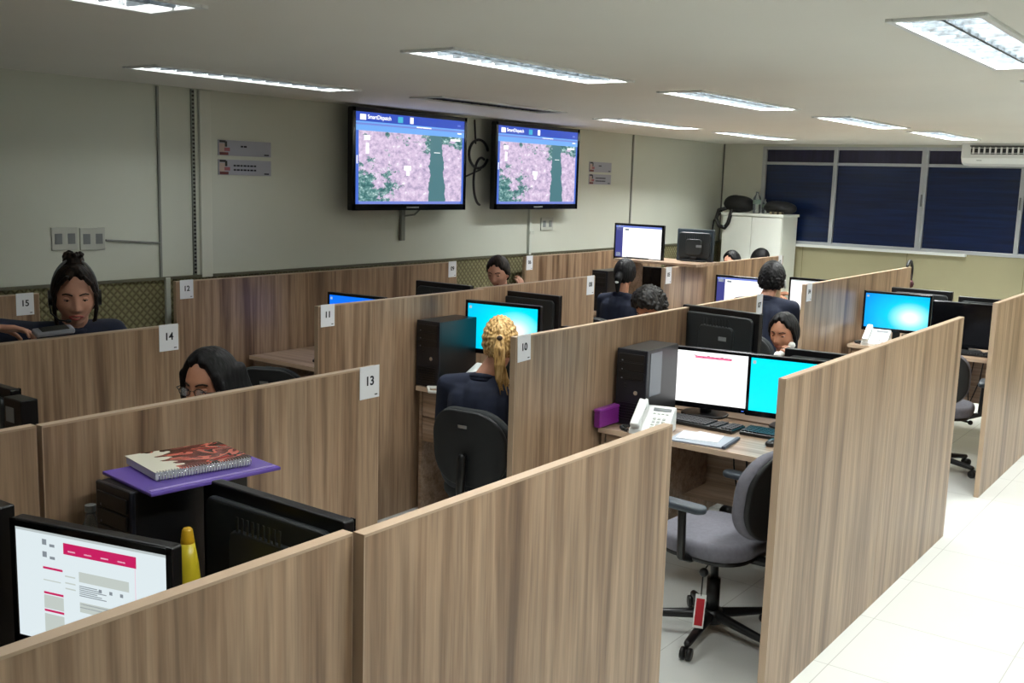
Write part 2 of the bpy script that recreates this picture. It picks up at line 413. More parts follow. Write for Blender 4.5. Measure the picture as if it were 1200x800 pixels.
# ------------------------------------------------------------------ partition panels
PT = .028; PH = 1.272
def panel(x, y0, y1, label, h=PH, gap=.004):
    t = MB(); L = y1 - y0
    t.box((0, 0, h / 2 - .002), (PT, L, h - .004), mi=0)
    t.box((0, 0, h - .003), (PT + .001, L + .001, .006), mi=1)
    for sy in (-1, 1): t.box((0, sy * (L / 2 - .0005), h / 2), (PT + .001, .003, h), mi=1)
    o = t.build('partition_panel', [M_panel, M_edge2]); o.location = (x, (y0 + y1) / 2, 0)
    return tag(o, label, 'partition', 'wood office partitions')
M_edge2 = mat('panel_edge_band', (178, 154, 130), .4)
PANELS = [
 (-1.385, .06, 1.362, 'nearest wood partition, lower left, in front of the lit web page screen'),
 (-1.36, 1.368, 2.612, 'large foreground wood partition right of the vertical seam, its top rising to the white phone'),
 (-1.395, 3.541, 4.82, 'near half of the tall wood partition beside the aisle, next to the empty grey chair'),
 (-1.395, 4.824, 6.104, 'far half of the tall wood partition beside the aisle'),
 (-1.42, 7.06, 8.34, 'rightmost wood partition, cut by the right edge of the view'),
 (-1.42, 8.344, 9.62, 'wood partition on the right continuing behind the rightmost one'),
 (-2.605, .10, 1.404, 'short piece of wood partition at the left edge beside the black tower with the folder'),
 (-2.59, 1.412, 2.685, 'wood partition carrying card 13, behind the purple folder'),
 (-2.655, 3.61, 4.93, 'wood partition carrying card 10, right of the blond woman'),
 (-2.66, 4.934, 6.29, 'wood partition running away behind the black monitor back, ending near the girl on the phone'),
 (-2.725, 7.20, 8.50, 'wood partition tinted blue by the screens, right of the person in a navy shirt'),
 (-2.725, 8.504, 9.80, 'wood partition whose far end carries the black headset'),
 (-3.915, .25, 1.52, 'wood partition at the left edge under the hand of the woman with the headset'),
 (-3.915, 1.524, 2.79, 'wood partition carrying card 14, in front of the woman with the headset'),
 (-4.0, 3.70, 5.09, 'wood partition carrying card 11, left of the black computer tower'),
 (-4.05, 5.094, 6.476, 'wood partition behind the blue screen, in front of the man hiding his face'),
 (-4.08, 7.60, 8.86, 'wood partition below the raised shelf with the white screen'),
 (-4.09, 8.864, 10.13, 'far wood partition with two tops of heads behind it'),
 (-5.37, 1.70, 2.95, 'wood partition at the far left behind the woman with the headset, near the olive wall'),
 (-5.46, 3.88, 5.23, 'wood partition carrying card 12, along the left wall'),
 (-5.47, 5.234, 6.60, 'wood partition along the left wall ending at card 09'),
 (-5.49, 7.59, 8.86, 'wood partition along the left wall past the olive fabric, with a small white card'),
 (-5.52, 8.864, 10.2, 'farthest wood partition along the left wall, behind the raised white screen'),
]
for p in PANELS: panel(*p)
# number cards, taped on the panel face towards +x
def card(n, x, y, label, tilt=0, h=.118, wd=.098, sm=1):
    r = thing('number_card', label, 'number card', (x + PT / 2 + .0012, y, PH + .006), 0, 'numbered cards on the partitions', rx=tilt)
    MB().box((.0006, 0, -h / 2), (.0012, wd, h)).build('sheet', M_paper, r)
    Mx = Matrix.Translation((.0018, 0, -h * .47)) @ Matrix(((0, 0, 1, 0), (1, 0, 0, 0), (0, 1, 0, 0), (0, 0, 0, 1)))
    text_obj('number', n, .046 * sm, M_ink, r, Mx)
    MB().box((.0014, wd * .33, -h * .9), (.0006, wd * .14, h * .035)).build('small_print', M_ink, r)
card('13', -2.588, 2.635, 'white card reading 13 at the end of the partition behind the purple folder')
card('14', -3.915, 2.735, 'white card reading 14 at the end of the partition under the woman with the headset')
card('12', -5.46, 3.955, 'white card reading 12 on the partition against the left wall')
card('11', -4.0, 3.765, 'white card reading 11 on the near end of its partition')
card('10', -2.655, 3.668, 'white card reading 10 on the near end of the partition beside the blond woman', .04)
card('15', -5.37, 2.87, 'white card half hidden by the shoulder of the woman with the headset')
card('09', -5.47, 6.54, 'white card on the wall partition end, left of the man hiding his face', h=.13)
card('08', -4.05, 6.415, 'white card left of the dark-haired woman seen from behind', h=.14)
card('07', -2.66, 6.235, 'white card on the partition end in front of the person in a navy shirt', h=.15, wd=.09)
card('04', -2.725, 7.27, 'white card on the near end of the partition tinted blue by screens', h=.13)
card('05', -4.08, 7.67, 'white card right of the dark-haired woman seen from behind', h=.14)
card('06', -5.49, 7.655, 'white card on the wall partition under the white conduit', h=.13)
card('02', -4.09, 10.06, 'white card at the far end of the farthest partition, next to the white cabinet', h=.14)

# ------------------------------------------------------------------ desks
def make_desk(W_, D_=.64, ped=-1, near=True):
    """front edge at y=0, back at y=D, top at z=.75"""
    r = thing('desk', '', 'desk')
    t = MB(); t.box((0, D_ / 2, .7375), (W_, D_, .025), mi=0); t.box((0, -.001, .7375), (W_, .003, .0255), mi=1)
    t.build('desktop', [M_desk, M_edge], r)
    MB().box((0, D_ - .1, .52), (W_ - .04, .018, .40)).build('modesty_panel', M_desk, r)
    MB().box((-W_ / 2 + .012, D_ / 2, .3625), (.02, D_ - .06, .725)).build('side_panel', M_desk, r)
    MB().box((W_ / 2 - .012, D_ / 2, .3625), (.02, D_ - .06, .725)).build('side_panel', M_desk, r)
    p = MB().box((ped * (W_ / 2 - .19), D_ / 2 - .04, .57), (.32, D_ - .16, .305)).build('pedestal', M_desk, r)
    for z in (.645, .495):
        d = MB().box((ped * (W_ / 2 - .19), .03, z), (.312, .016, .142), bev=.002).build('drawer', M_desk, r)
        MB().box((ped * (W_ / 2 - .19), .02, z + .045), (.10, .006, .012), bev=.002).build('drawer_handle', M_grey, d)
    c = MB()
    for k in range(5):
        x0 = -.12 + k * .07
        c.tube([(x0, D_ - .12, .70), (x0 + .02, D_ - .14, .55), (x0 + .05, D_ - .15, .42 - .03 * k), (x0 + .11, D_ - .14, .5), (x0 + .13, D_ - .13, .70)], .0045, seg=6)
    c.build('cable', M_black, r, True)
    return r
DESKS = [ # x, y front, W, rot180, label
 (-2.0, .745, 1.20, 0, 'wood desk at the lower left under the lit web page screen'),
 (-1.985, 2.05, 1.20, 1, 'wood desk behind the lower left screens, under the black tower with the folder'),
 (-2.02, 4.31, 1.22, 0, 'wood desk with the white phone and the white screen, by the empty grey chair'),
 (-2.02, 5.62, 1.22, 1, 'wood desk where the girl on the phone sits'),
 (-2.06, 8.10, 1.24, 0, 'wood desk at right with the blue screen and white phone'),
 (-2.06, 9.42, 1.24, 1, 'wood desk beyond the blue screen on the right'),
 (-3.25, .78, 1.26, 0, 'wood desk at the left edge with the black monitor'),
 (-3.25, 2.10, 1.26, 1, 'wood desk of the woman with glasses'),
 (-3.32, 4.44, 1.28, 0, 'wood desk of the blond woman, with two drawers'),
 (-3.34, 5.75, 1.28, 1, 'wood desk of the curly-haired person'),
 (-3.40, 8.18, 1.28, 0, 'wood desk of the person in a navy shirt'),
 (-3.40, 9.50, 1.28, 1, 'far wood desk beyond the navy shirt'),
 (-4.64, .85, 1.38, 0, 'wood desk in the bay of the woman with the headset, its near side'),
 (-4.64, 2.17, 1.38, 1, 'wood desk in the bay of the woman with the headset, its far side'),
 (-4.74, 4.42, 1.36, 0, 'wood desk with a black keyboard left of card 11'),
 (-4.76, 5.80, 1.34, 1, 'wood desk of the man hiding his face'),
 (-4.79, 8.20, 1.34, 0, 'wood desk of the dark-haired woman seen from behind'),
 (-4.79, 9.52, 1.34, 1, 'far wood desk by the left wall'),
]
cache = {}
for x, y, W_, rt, lab in DESKS:
    if W_ in cache: r = copy_tree(cache[W_])
    else: r = make_desk(W_); cache[W_] = r
    r.location = (x, y, 0); r.rotation_euler = (0, 0, PI if rt else 0); r['label'] = lab; r['group'] = 'wood desks in the bays'

# ------------------------------------------------------------------ screens and monitors
def m_desktop_wall(name, gx, gy, base=(0, 205, 250), left=(0, 120, 235), S=1.3):
    m, nt, b, N, L = nodes_of(name, .3)
    b.inputs['Base Color'].default_value = (0, 0, 0, 1)
    uv = N('UVMap'); sp = N('SeparateXYZ'); L(uv.outputs[0], sp.inputs[0])
    def mt(op, a, c):
        n = N('Math', operation=op)
        for i, v in enumerate((a, c)):
            if isinstance(v, (int, float)): n.inputs[i].default_value = v
            else: L(v, n.inputs[i])
        return n.outputs[0]
    dx = mt('SUBTRACT', sp.outputs[0], gx); dy = mt('MULTIPLY', mt('SUBTRACT', sp.outputs[1], gy), .8)
    d = mt('SQRT', mt('ADD', mt('MULTIPLY', dx, dx), mt('MULTIPLY', dy, dy)), 0)
    r = ramp(N, [(.06, (255, 255, 255)), (.22, (150, 240, 255)), (.36, base), (.95, left)]); L(d, r.inputs[0])
    L(r.outputs[0], b.inputs['Emission Color']); b.inputs['Emission Strength'].default_value = S
    return m
WALLP = {'glowR': m_desktop_wall('desktop_glow_right', .72, .36, S=1.1), 'glowC': m_desktop_wall('desktop_glow_centre', .70, .46, base=(0, 222, 244), left=(0, 170, 236), S=1.1), 'cyan': m_desktop_wall('desktop_cyan', 1.3, -.4, base=(0, 225, 245), left=(0, 215, 245)),
         'blue': m_desktop_wall('desktop_blue', 1.1, -.6, base=(60, 200, 255), left=(0, 100, 230))}
E_white = emit('screen_white', (255, 255, 255), 1.25); E_soft = emit('screen_page', (222, 234, 238), .92)
E_pink = emit('screen_pink', (200, 30, 96), .9); E_lgrey = emit('screen_grey', (190, 200, 200), .85); E_navy = emit('screen_navy', (70, 74, 150), .8)
E_lpink = emit('screen_pale_pink', (236, 196, 214), .9); E_text = emit('screen_text', (150, 160, 168), .7); E_bar = emit('screen_bar', (120, 140, 225), .9)
M_offscr = mat('dark_screen', (7, 8, 11), .12, spec=.6)
def screen(r, w, h, z, kind, y=-.0215):
    t = MB(); g = lambda u, v, du, dv, mi: t.quad(((u + du / 2 - .5) * w, y - .0006, z + (v + dv / 2) * h - h / 2), du * w, dv * h, mi=mi)
    if kind in WALLP:
        t.quad((0, y, z), w, h); g(.02, .88, .035, .06, 1)
        t.build('screen', [WALLP[kind], E_lgrey], r)
    elif kind == 'page':
        t.quad((0, y, z), w, h)
        g(0, .965, 1, .035, 2); g(.33, .82, .48, .10, 1)
        for u, v in ((.185, .87), (.185, .76)): g(u, v, .03, .05, 5)
        for u, v in ((.235, .86), (.235, .75)): g(u, v, .035, .025, 5)
        for v, hh in ((.655, .03), (.43, .03), (.27, .03)): g(.185, v, .135, .02, 1)
        g(.185, .55, .12, .01, 4); g(.185, .30, .135, .12, 4); g(.185, .06, .135, .19, 4); g(.185, .03, .12, .018, 5)
        for v in (.62, .56, .51): g(.335, v, .07, .012, 4)
        g(.43, .60, .33, .09, 4); g(.43, .33, .30, .09, 4)
        for k in range(6): g(.43, .56 - k * .017, .12 + .03 * (k % 3), .008, 5)
        for u in (.56, .63, .70): g(u, .54, .02, .03, 5)
        for v in (.40, .37, .22, .19): g(.43, v, .27, .008, 5)
        for k in range(4): g(.36 + k * .11, .845, .05, .012, 3)
        g(.80, .2, .004, .62, 3)
        t.build('screen', [E_soft, E_pink, E_lgrey, E_lpink, emit('screen_box', (205, 214, 208), .8), E_text], r)
    elif kind == 'banner':
        t.quad((0, y, z), w, h); g(.38, .865, .42, .045, 1)
        for k in range(9): g(.36 + k * .052, .905 - (k % 3) * .012, .032, .015, 2)
        g(.05, .95, .3, .008, 3)
        t.build('screen', [E_white, emit('banner_pink', (246, 120, 160), 1), emit('banner_dark', (150, 50, 90), .8), E_lgrey], r)
    elif kind == 'app':
        t.quad((0, y, z), w, h); g(0, .93, 1, .07, 1); g(0, 0, .16, .93, 2); g(.02, .84, .11, .10, 3); g(.02, .02, .10, .12, 3); g(.2, .84, .09, .06, 4); g(.06, .955, .05, .03, 3); g(.14, .955, .03, .03, 3)
        t.build('screen', [E_white, E_bar, E_navy, E_lgrey, E_text], r)
    elif kind == 'white':
        t.quad((0, y, z), w, h); g(0, .96, 1, .04, 1); t.build('screen', [E_white, E_lgrey], r)
    else:
        t.quad((0, y, z), w, h); t.build('screen', [M_offscr], r)
MONG = 'desktop monitors in the bays'
def monitor(x, y, top, yaw, kind, label, w=.45, h=.272, base_z=.75, tilt=0, bevel_m=None, group=MONG, body=M_black):
    """screen faces local -Y; top = height of the housing's upper edge"""
    r = thing('monitor', label, 'monitor', (x, y, base_z), math.radians(yaw), group)
    bz = .016; H = h + 2 * bz + .012; W_ = w + 2 * bz; cz = top - base_z - H / 2
    t = MB(); t.prism(rrect(W_, H, .008), .034, Matrix.Translation((0, .014, cz)) @ XZ, bev=.004)
    t.build('housing', body, r)
    # back bulge
    b = MB(); b.prism(rrect(W_ * .88, H * .8, .03), .022, Matrix.Translation((0, .034, cz)) @ XZ, bev=.009, seg=3)
    b.prism(rrect(W_ * .45, H * .5, .03), .02, Matrix.Translation((0, .05, cz - H * .05)) @ XZ, bev=.008, seg=3)
    for k in range(9): b.box((-.08 + k * .02, .0505, cz + H * .26), (.008, .002, .04))
    b.build('back_cover', M_dark, r)
    MB().box((-.05, .0515, cz - H * .02), (.05, .002, .022)).build('sticker', M_grey, r)
    screen(r, w, h, cz + .006, kind, y=-.0208)
    fr = MB(); yy = -.0215; hh = h / 2 + .0; zc = cz + .006
    for sx in (-1, 1): fr.box((sx * (w / 2 + bz / 2), yy, cz), (bz, .004, H), bev=.0015)
    fr.box((0, yy, zc + h / 2 + bz / 2 - .003), (W_, .004, bz + .0), bev=.0015); fr.box((0, yy, cz - H / 2 + (bz + .012) / 2), (W_, .004, bz + .012), bev=.0015)
    fr.build('bezel', M_blackg, r)
    MB().box((w * .46, -.0242, cz - H / 2 + .012), (.012, .001, .004)).build('power_light', emit('led_blue', (80, 130, 255), 1), r)
    z0 = cz - H / 2 + .03
    MB().box((0, .04, z0 / 2 + .006), (.06, .022, z0 + .01), bev=.006).build('stand_neck', M_black, r)
    MB().prism(rrect(.24, .17, .06), .012, Matrix.Translation((0, .02, 0)), bev=.004).build('stand_base', M_black, r)
    return r
monitor(-2.115, 1.275, 1.13, 15, 'page', 'lit monitor at the lower left showing a web page with a crimson banner', w=.44)
monitor(-1.96, 1.67, 1.145, 180, 'off', 'black monitor seen from behind at lower left, right of the yellow bottle', w=.50)
monitor(-2.362, 4.93, 1.11, 10, 'banner', 'monitor with a white screen and thin pink banner, behind the white phone', w=.458, h=.276)
monitor(-1.88, 4.96, 1.115, 8, 'cyan', 'monitor with a plain cyan screen beside the tall aisle partition', w=.458, h=.276)
monitor(-2.44, 5.24, 1.285, 171, 'off', 'black monitor back with two pale stickers, behind the white screen', w=.47, h=.26)
monitor(-1.80, 5.22, 1.12, 183, 'off', 'black monitor top in front of the girl on the phone', w=.46)
monitor(-3.65, 4.86, 1.235, 8, 'glowC', 'monitor with a cyan screen and white glow in front of the blond woman', w=.47)
monitor(-3.04, 4.95, 1.13, 2, 'off', 'dark monitor right of the blond woman, partly behind card 10')
monitor(-3.87, 5.42, 1.235, 180, 'off', 'dark monitor back behind the blond woman\'s cyan screen', w=.45)
monitor(-4.93, 4.93, 1.165, 6, 'blue', 'monitor with a blue screen just above the partition carrying card 11', w=.45)
monitor(-4.44, 5.02, 1.16, 2, 'off', 'dark monitor right of the small blue screen above card 11', w=.46)
monitor(-4.62, 5.45, 1.235, 180, 'off', 'grey-black monitor back in front of the man hiding his face', w=.46)
monitor(-2.42, 8.45, 1.155, 4, 'glowR', 'monitor with a cyan screen and white glow on the right, behind the white phone', w=.49, h=.275)
monitor(-1.89, 8.42, 1.125, 3, 'off', 'black switched-off monitor at right beside the rightmost partition', w=.46, h=.30)
monitor(-2.38, 8.97, 1.15, 180, 'off', 'black monitor top beyond the cyan screen on the right', w=.46)
monitor(-1.87, 8.97, 1.12, 180, 'off', 'grey monitor top beyond the black monitor at right', w=.40)
monitor(-3.77, 8.50, 1.175, 4, 'app', 'monitor with a blue sidebar left of the person in a navy shirt', w=.46)
monitor(-3.10, 8.52, 1.205, 2, 'white', 'monitor with a white screen right of the person in a navy shirt', w=.46, h=.28)
monitor(-3.62, 1.77, 1.20, 180, 'off', 'black monitor at the left edge above the short piece of partition', w=.42)
monitor(-4.70, 8.42, 1.20, 3, 'off', 'dark monitor behind the head of the dark-haired woman', w=.52, h=.31)
# raised shelf with two monitors back to back
sh = thing('raised_shelf', 'raised wood shelf at partition height carrying the bright white screen', 'shelf', (-4.32, 8.1, 0))
MB().box((0, 0, 1.286), (.80, .46, .022), bev=.002).build('shelf_board', M_desk, sh)
for sx in (-.36, .0): MB().box((sx, .1, 1.0125), (.02, .22, .525)).build('bracket', M_desk, sh)
monitor(-4.56, 8.03, 1.60, -4, 'app', 'raised monitor with a white screen and blue sidebar near the left wall', w=.48, h=.28, base_z=1.297)
monitor(-4.12, 8.24, 1.575, 186, 'off', 'raised dark monitor back right of the raised white screen', w=.30, h=.235, base_z=1.297, body=mat('slate_plastic', (52, 62, 70), .4))

# wall televisions
def m_map():
    m, nt, b, N, L = nodes_of('satellite_map', .3)
    b.inputs['Base Color'].default_value = (0, 0, 0, 1)
    uv = N('UVMap'); sp = N('SeparateXYZ'); L(uv.outputs[0], sp.inputs[0])
    mp = N('Mapping'); mp.inputs['Scale'].default_value = (1.7, 1, 1); L(uv.outputs[0], mp.inputs[0])
    def noise(s, d=4., off=0.):
        m2 = N('Mapping'); m2.inputs['Location'].default_value = (off, off * .7, 0); L(mp.outputs[0], m2.inputs[0])
        n = N('TexNoise', Scale=s, Detail=d, Roughness=.7); L(m2.outputs[0], n.inputs['Vector']); return n
    n1 = noise(12., 8.); r1 = ramp(N, [(.28, (120, 118, 150)), (.42, (178, 160, 192)), (.52, (206, 186, 212)), (.60, (216, 200, 222)), (.68, (246, 248, 252))]); L(n1.outputs['Fac'], r1.inputs[0])
    n3 = noise(16., 4., 9.); r3 = ramp(N, [(.3, (30, 72, 78)), (.47, (60, 112, 112)), (.58, (130, 166, 164)), (.68, (226, 240, 244))]); L(n3.outputs['Fac'], r3.inputs[0])
    def mt(op, a, c):
        n = N('Math', operation=op)
        for i, v in enumerate((a, c)):
            if isinstance(v, (int, float)): n.inputs[i].default_value = v
            else: L(v, n.inputs[i])
        return n.outputs[0]
    n2 = noise(5., 5., 3.); U, V = sp.outputs[0], sp.outputs[1]
    # green: noise high, biased to the lower left and top edge
    bias = mt('ADD', mt('MULTIPLY', mt('SUBTRACT', .42, U), mt('SUBTRACT', .72, V)), mt('MULTIPLY', mt('GREATER_THAN', V, .88), .05))
    g = mt('ADD', n2.outputs['Fac'], mt('MULTIPLY', bias, 1.3)); gm = N('MapRange'); gm.inputs[1].default_value = .60; gm.inputs[2].default_value = .64; L(g, gm.inputs[0])
    mx = N('Mix', data_type='RGBA'); L(gm.outputs[0], mx.inputs[0]); L(r1.outputs[0], mx.inputs[6]); L(r3.outputs[0], mx.inputs[7])
    # river
    nr = noise(3., 3., 5.)
    c = mt('ADD', mt('ADD', .735, mt('MULTIPLY', mt('SUBTRACT', nr.outputs['Fac'], .5), .10)), mt('MULTIPLY', mt('SUBTRACT', V, .5), -.03))
    d = mt('ABSOLUTE', mt('SUBTRACT', U, c), 0); wv = mt('SUBTRACT', .088, mt('MULTIPLY', V, .03))
    rm = mt('LESS_THAN', d, wv)
    mx2 = N('Mix', data_type='RGBA'); L(rm, mx2.inputs[0]); L(mx.outputs[2], mx2.inputs[6]); mx2.inputs[7].default_value = lin((74, 116, 124))
    L(mx2.outputs[2], b.inputs['Emission Color']); b.inputs['Emission Strength'].default_value = 1.1
    return m
E_hdr = emit('map_header', (48, 78, 186), 1.0); E_hdr2 = emit('map_toolbar', (112, 170, 240), 1.0); E_edge = emit('map_margin', (70, 110, 215), .9); E_teal = emit('teal_icon', (70, 190, 220), .9)
MMAP = m_map()
def television(y, label, conduit=None):
    r = thing('television', label, 'television', (WX + .17, y, 2.068), PI / 2, 'televisions on the left wall', ry=0)
    r.rotation_euler = (math.radians(0), 0, PI / 2)
    W_, H = 1.30, .745; w_, h_ = 1.235, .665
    b = MB(); b.prism(rrect(W_, H, .012), .05, Matrix.Translation((0, .05, 0)) @ XZ, bev=.006)
    b.prism(rrect(W_ * .7, H * .7, .04), .03, Matrix.Translation((0, .08, 0)) @ XZ, bev=.01)
    b.build('housing', M_black, r)
    f = MB()
    for sx in (-1, 1): f.box((sx * (W_ / 2 - .016), -.002, 0), (.032, .008, H), bev=.003)
    f.box((0, -.002, H / 2 - .016), (W_, .008, .032), bev=.003).box((0, -.002, -H / 2 + .024), (W_, .008, .048), bev=.003)
    f.build('bezel', M_blackg, r)
    s = MB(); zc = .008; g = lambda u, v, du, dv, mi, lay=1: s.quad(((u + du / 2 - .5) * w_, -.0008 - .0006 * lay, zc + (v + dv / 2 - .5) * h_), du * w_, dv * h_, mi=mi)
    s.quad((0, -.0008, zc), w_, h_, mi=2)
    g(.025, .03, .955, .77, 0); g(0, .90, 1, .10, 1); g(0, .80, 1, .10, 3); g(0, .862, 1, .02, 4, 2); g(.03, .0, .94, .03, 4)
    g(.035, .915, .05, .06, 5, 2); g(.36, .915, .045, .065, 6, 2); g(.47, .915, .03, .07, 5, 2); g(.93, .84, .04, .015, 5, 2); g(.93, .93, .03, .02, 4, 2)
    g(.42, .385, .065, .05, 5, 2); g(.44, .325, .03, .06, 5, 2); g(.07, .70, .05, .05, 5, 2); g(.085, .55, .025, .12, 5, 2); g(.86, .755, .1, .02, 5, 2); g(.70, .60, .06, .007, 5, 2)
    g(.53, .875, .14, .012, 5, 2) ; g(.008, .44, .008, .09, 5, 2)
    s.build('screen', [MMAP, E_hdr, E_edge, E_hdr2, E_bar, E_white, E_teal], r)
    text_obj('screen_title', 'SmartDispatch', .042, E_white, r, Matrix.Translation((-.372, -.003, zc + .45 * h_)) @ XZ)
    MB().box((0, -.0075, -H / 2 + .022), (.14, .002, .012), bev=.001).build('badge', M_grey, r)
    MB().box((0, .10, 0), (.3, .06, .25), bev=.01).build('wall_bracket', M_dark, r)
    return r
television(6.055, 'left of the two wall televisions, showing a satellite map')
television(7.745, 'right of the two wall televisions, showing a satellite map')
# cable loops between the televisions
t = MB()
def loop(cy, cz, ry, rz, a0, a1, x):
    return [(x, cy + ry * math.cos(a), cz + rz * math.sin(a)) for a in np.linspace(a0, a1, 22)]
t.tube(loop(7.02, 2.16, .13, .12, .3, 5.9, WX + .05), .012); t.tube(loop(7.06, 1.93, .10, .20, 1.2, 4.6, WX + .05), .011)
t.tube([(WX + .05, 6.60, 1.93), (WX + .03, 6.85, 1.96), (WX + .05, 7.05, 2.03)], .008); t.tube([(WX + .03, 7.0, 2.25), (WX + .03, 6.98, 2.44)], .008)
tag(t.build('television_cable', M_black, None, True), 'black cable coiled on the wall between the two televisions', 'cable')
t = MB(); t.box((WX + .018, 6.11, 1.60), (.03, .042, .30), bev=.004); t.tube([(WX + .05, 6.03, 1.72), (WX + .05, 6.05, 1.665), (WX + .04, 6.1, 1.66)], .007); t.tube([(WX + .05, 6.32, 1.72), (WX + .05, 6.22, 1.655), (WX + .04, 6.12, 1.645)], .007)
tag(t.build('cable_duct', M_steel, None), 'short grey cable duct hanging below the left television', 'cable duct')
t = MB(); t.box((WX + .014, 7.85, 1.505), (.028, .036, .47), bev=.003); t.box((WX + .018, 7.87, 1.475), (.032, .07, .03), bev=.003)
tag(t.build('cable_duct', mat('duct_white', (205, 210, 200), .4), None), 'white cable duct running down from the right television', 'cable duct')
tag(MB().box((WX + .008, 9.69, 1.97), (.014, .022, .98), bev=.003).build('cable_duct', mat('duct_grey', (135, 138, 132), .5)), 'thin grey vertical duct right of the wall televisions and small signs', 'cable duct')
tag(MB().box((WX + .008, 3.905, 1.865), (.014, .016, 1.18), bev=.003).build('cable_duct', MATS['duct_grey']), 'thin grey vertical duct left of the dotted wall rail', 'cable duct')
tag(MB().box((WX + .014, 3.945, 1.1), (.02, .035, .36), bev=.003).build('cable_duct', MATS['duct_white']), 'white duct on the olive wall fabric below the thin grey duct', 'cable duct')
rr = thing('slotted_rail', 'vertical dotted metal rail on the left wall, right of the thin grey duct', 'wall rail', (WX + .006, 4.16, 1.28))
MB().box((0, 0, .588), (.012, .026, 1.176), bev=.002).build('rail', M_steel, rr)
t = MB()
for k in range(47): t.box((.0065, 0, .02 + k * .0248), (.003, .016, .013))
t.build('slot', M_black, rr)
struct(MB().box((WX + .012, 4.245, 1.86), (.024, .085, 1.19), bev=.004).build('trim_6', mat('trim_pale', (214, 216, 204), .5)))
# sockets
def socket(y, z, label, w_=.16, h_=.13, n=2):
    r = thing('wall_socket', label, 'socket', (WX, y, z), 0, 'wall sockets')
    MB().box((.006, 0, 0), (.012, w_, h_), bev=.003).build('plate', mat('socket_plate', (188, 190, 182), .4), r)
    for k in range(n):
        q = MB()
        q.box((.0125, (k - (n - 1) / 2) * w_ / n, 0), (.003, .045, .06), bev=.001); q.build('outlet', M_grey, r)
socket(3.27, 1.54, 'left socket of the pair on the wall above the woman with the headset')
socket(3.445, 1.535, 'right socket of the pair on the wall above the woman with the headset')
socket(8.14, 1.55, 'wall socket to the lower right of the right-hand television', .2, .12)
tag(MB().cyl((WX + .008, 3.53, 1.525), (WX + .008, 3.90, 1.497), .006, seg=8).build('conduit', MATS['duct_grey']), 'thin horizontal conduit from the wall sockets to the vertical duct', 'conduit')
# signs
M_sign = mat('sign_grey', (170, 172, 186), .4)
def sign(y, z, lines, label, w_=.44, h_=.10):
    r = thing('wall_sign', label, 'sign', (WX, y, z), 0, 'small signs on the left wall')
    MB().box((.003, 0, 0), (.006, w_, h_), bev=.001).build('board', M_sign, r)
    t = MB(); x = .0068; y0 = -w_ / 2
    t.box((x, y0 + .035, h_ * .40), (.001, .05, .014)); t.box((x, y0 + .062, h_ * .24), (.001, .018, .035), mi=0)
    t.box((x, y0 + .03, .0), (.001, .045, .055), mi=1); t.box((x, y0 + .07, -h_ * .1), (.0012, .045, .022), mi=2); t.box((x, y0 + .045, -h_ * .38), (.0014, .07, .018), mi=3)
    t.build('picture', [M_black, mat('sign_skin', (190, 168, 160), .5), mat('sign_pink', (160, 90, 100), .5), mat('sign_maroon', (110, 52, 50), .5)], r)
    t = MB()
    for i, (a, b_) in enumerate(lines):
        n = int((b_ - a) / .028)
        for k in range(n): t.box((x, a + .028 * k + .012, .012 - .028 * i * 1.0), (.001, .019 + .005 * (k % 2), .011))
    t.box((x, w_ / 2 - .04, -h_ * .38), (.001, .04, .008)); t.build('lettering', M_ink, r)
sign(4.575, 2.104, [(-.04, .04)], 'upper small grey sign on the left wall near the dotted rail')
sign(4.575, 1.978, [(-.10, .10), (-.10, .10)], 'lower small grey sign on the left wall near the dotted rail')
sign(9.06, 2.104, [(-.04, .04)], 'upper small grey sign right of the televisions', .42)
sign(9.06, 1.982, [(-.09, .11), (-.09, .11)], 'lower small grey sign right of the televisions', .42)

# air conditioner
r = thing('air_conditioner', 'white air conditioner under the ceiling at the top right', 'air conditioner', (-2.1, 11.45, CEIL))
pr = [(0, 0), (0, -.15), (.05, -.205), (.14, -.225), (.40, -.225), (.40, 0)]
MB().prism([(x, y) for x, y in pr], 1.35, Matrix.Translation((-.675, 0, 0)) @ Matrix(((0, 0, 1, 0), (1, 0, 0, 0), (0, 1, 0, 0), (0, 0, 0, 1))), bev=.012).build('body', M_white, r)
MB().box((.02, -.002, -.075), (1.20, .02, .075), bev=.003).build('grille_opening', M_black, r)
t = MB()
for k in range(22): t.box((-.555 + k * .053, -.012, -.075), (.018, .006, .066))
t.box((.02, -.014, -.05), (1.2, .004, .005)).box((.02, -.014, -.1), (1.2, .004, .005)); t.build('vanes', M_white, r)
MB().box((.02, -.006, -.03), (1.22, .012, .012)).build('upper_lip', M_dark, r)
MB().box((-.50, .022, -.172), (.05, .004, .008), rot=(.7, 0, 0)).build('badge', M_grey, r)

# cabinet with bags and bottle
r = thing('cabinet', 'white two-door cabinet in the far left corner', 'cabinet', (-4.98, 11.36, 0))
MB().box((0, .24, .82), (.74, .44, 1.60), bev=.004).box((0, .23, 1.635), (.77, .49, .03), bev=.004).box((0, .24, .03), (.70, .42, .06)).build('body', M_cabinet, r)
for s in (-1, 1):
    d = MB().box((s * .184, .012, .84), (.362, .02, 1.54), bev=.003).build('door', M_cabinet, r)
    MB().box((s * .03, -.006, .9), (.012, .018, .12), bev=.003).build('handle', M_grey, d)
def bag(name, loc, sc, label, strap=True, cat='bag'):
    r = thing(name, label, cat, loc)
    t = MB(); t.ball((0, 0, sc[2]), sc, sub=3); t.ball((-.06, .02, sc[2] * 1.15), (sc[0] * .7, sc[1] * .8, sc[2] * .9), sub=3); t.ball((.07, -.01, sc[2] * .8), (sc[0] * .66, sc[1] * .9, sc[2] * .75), sub=3)
    remeshed(t, 'body', mat('bag_black', (14, 14, 15), .7, bump=.4, bscale=120), .01, r, 3)
    return r
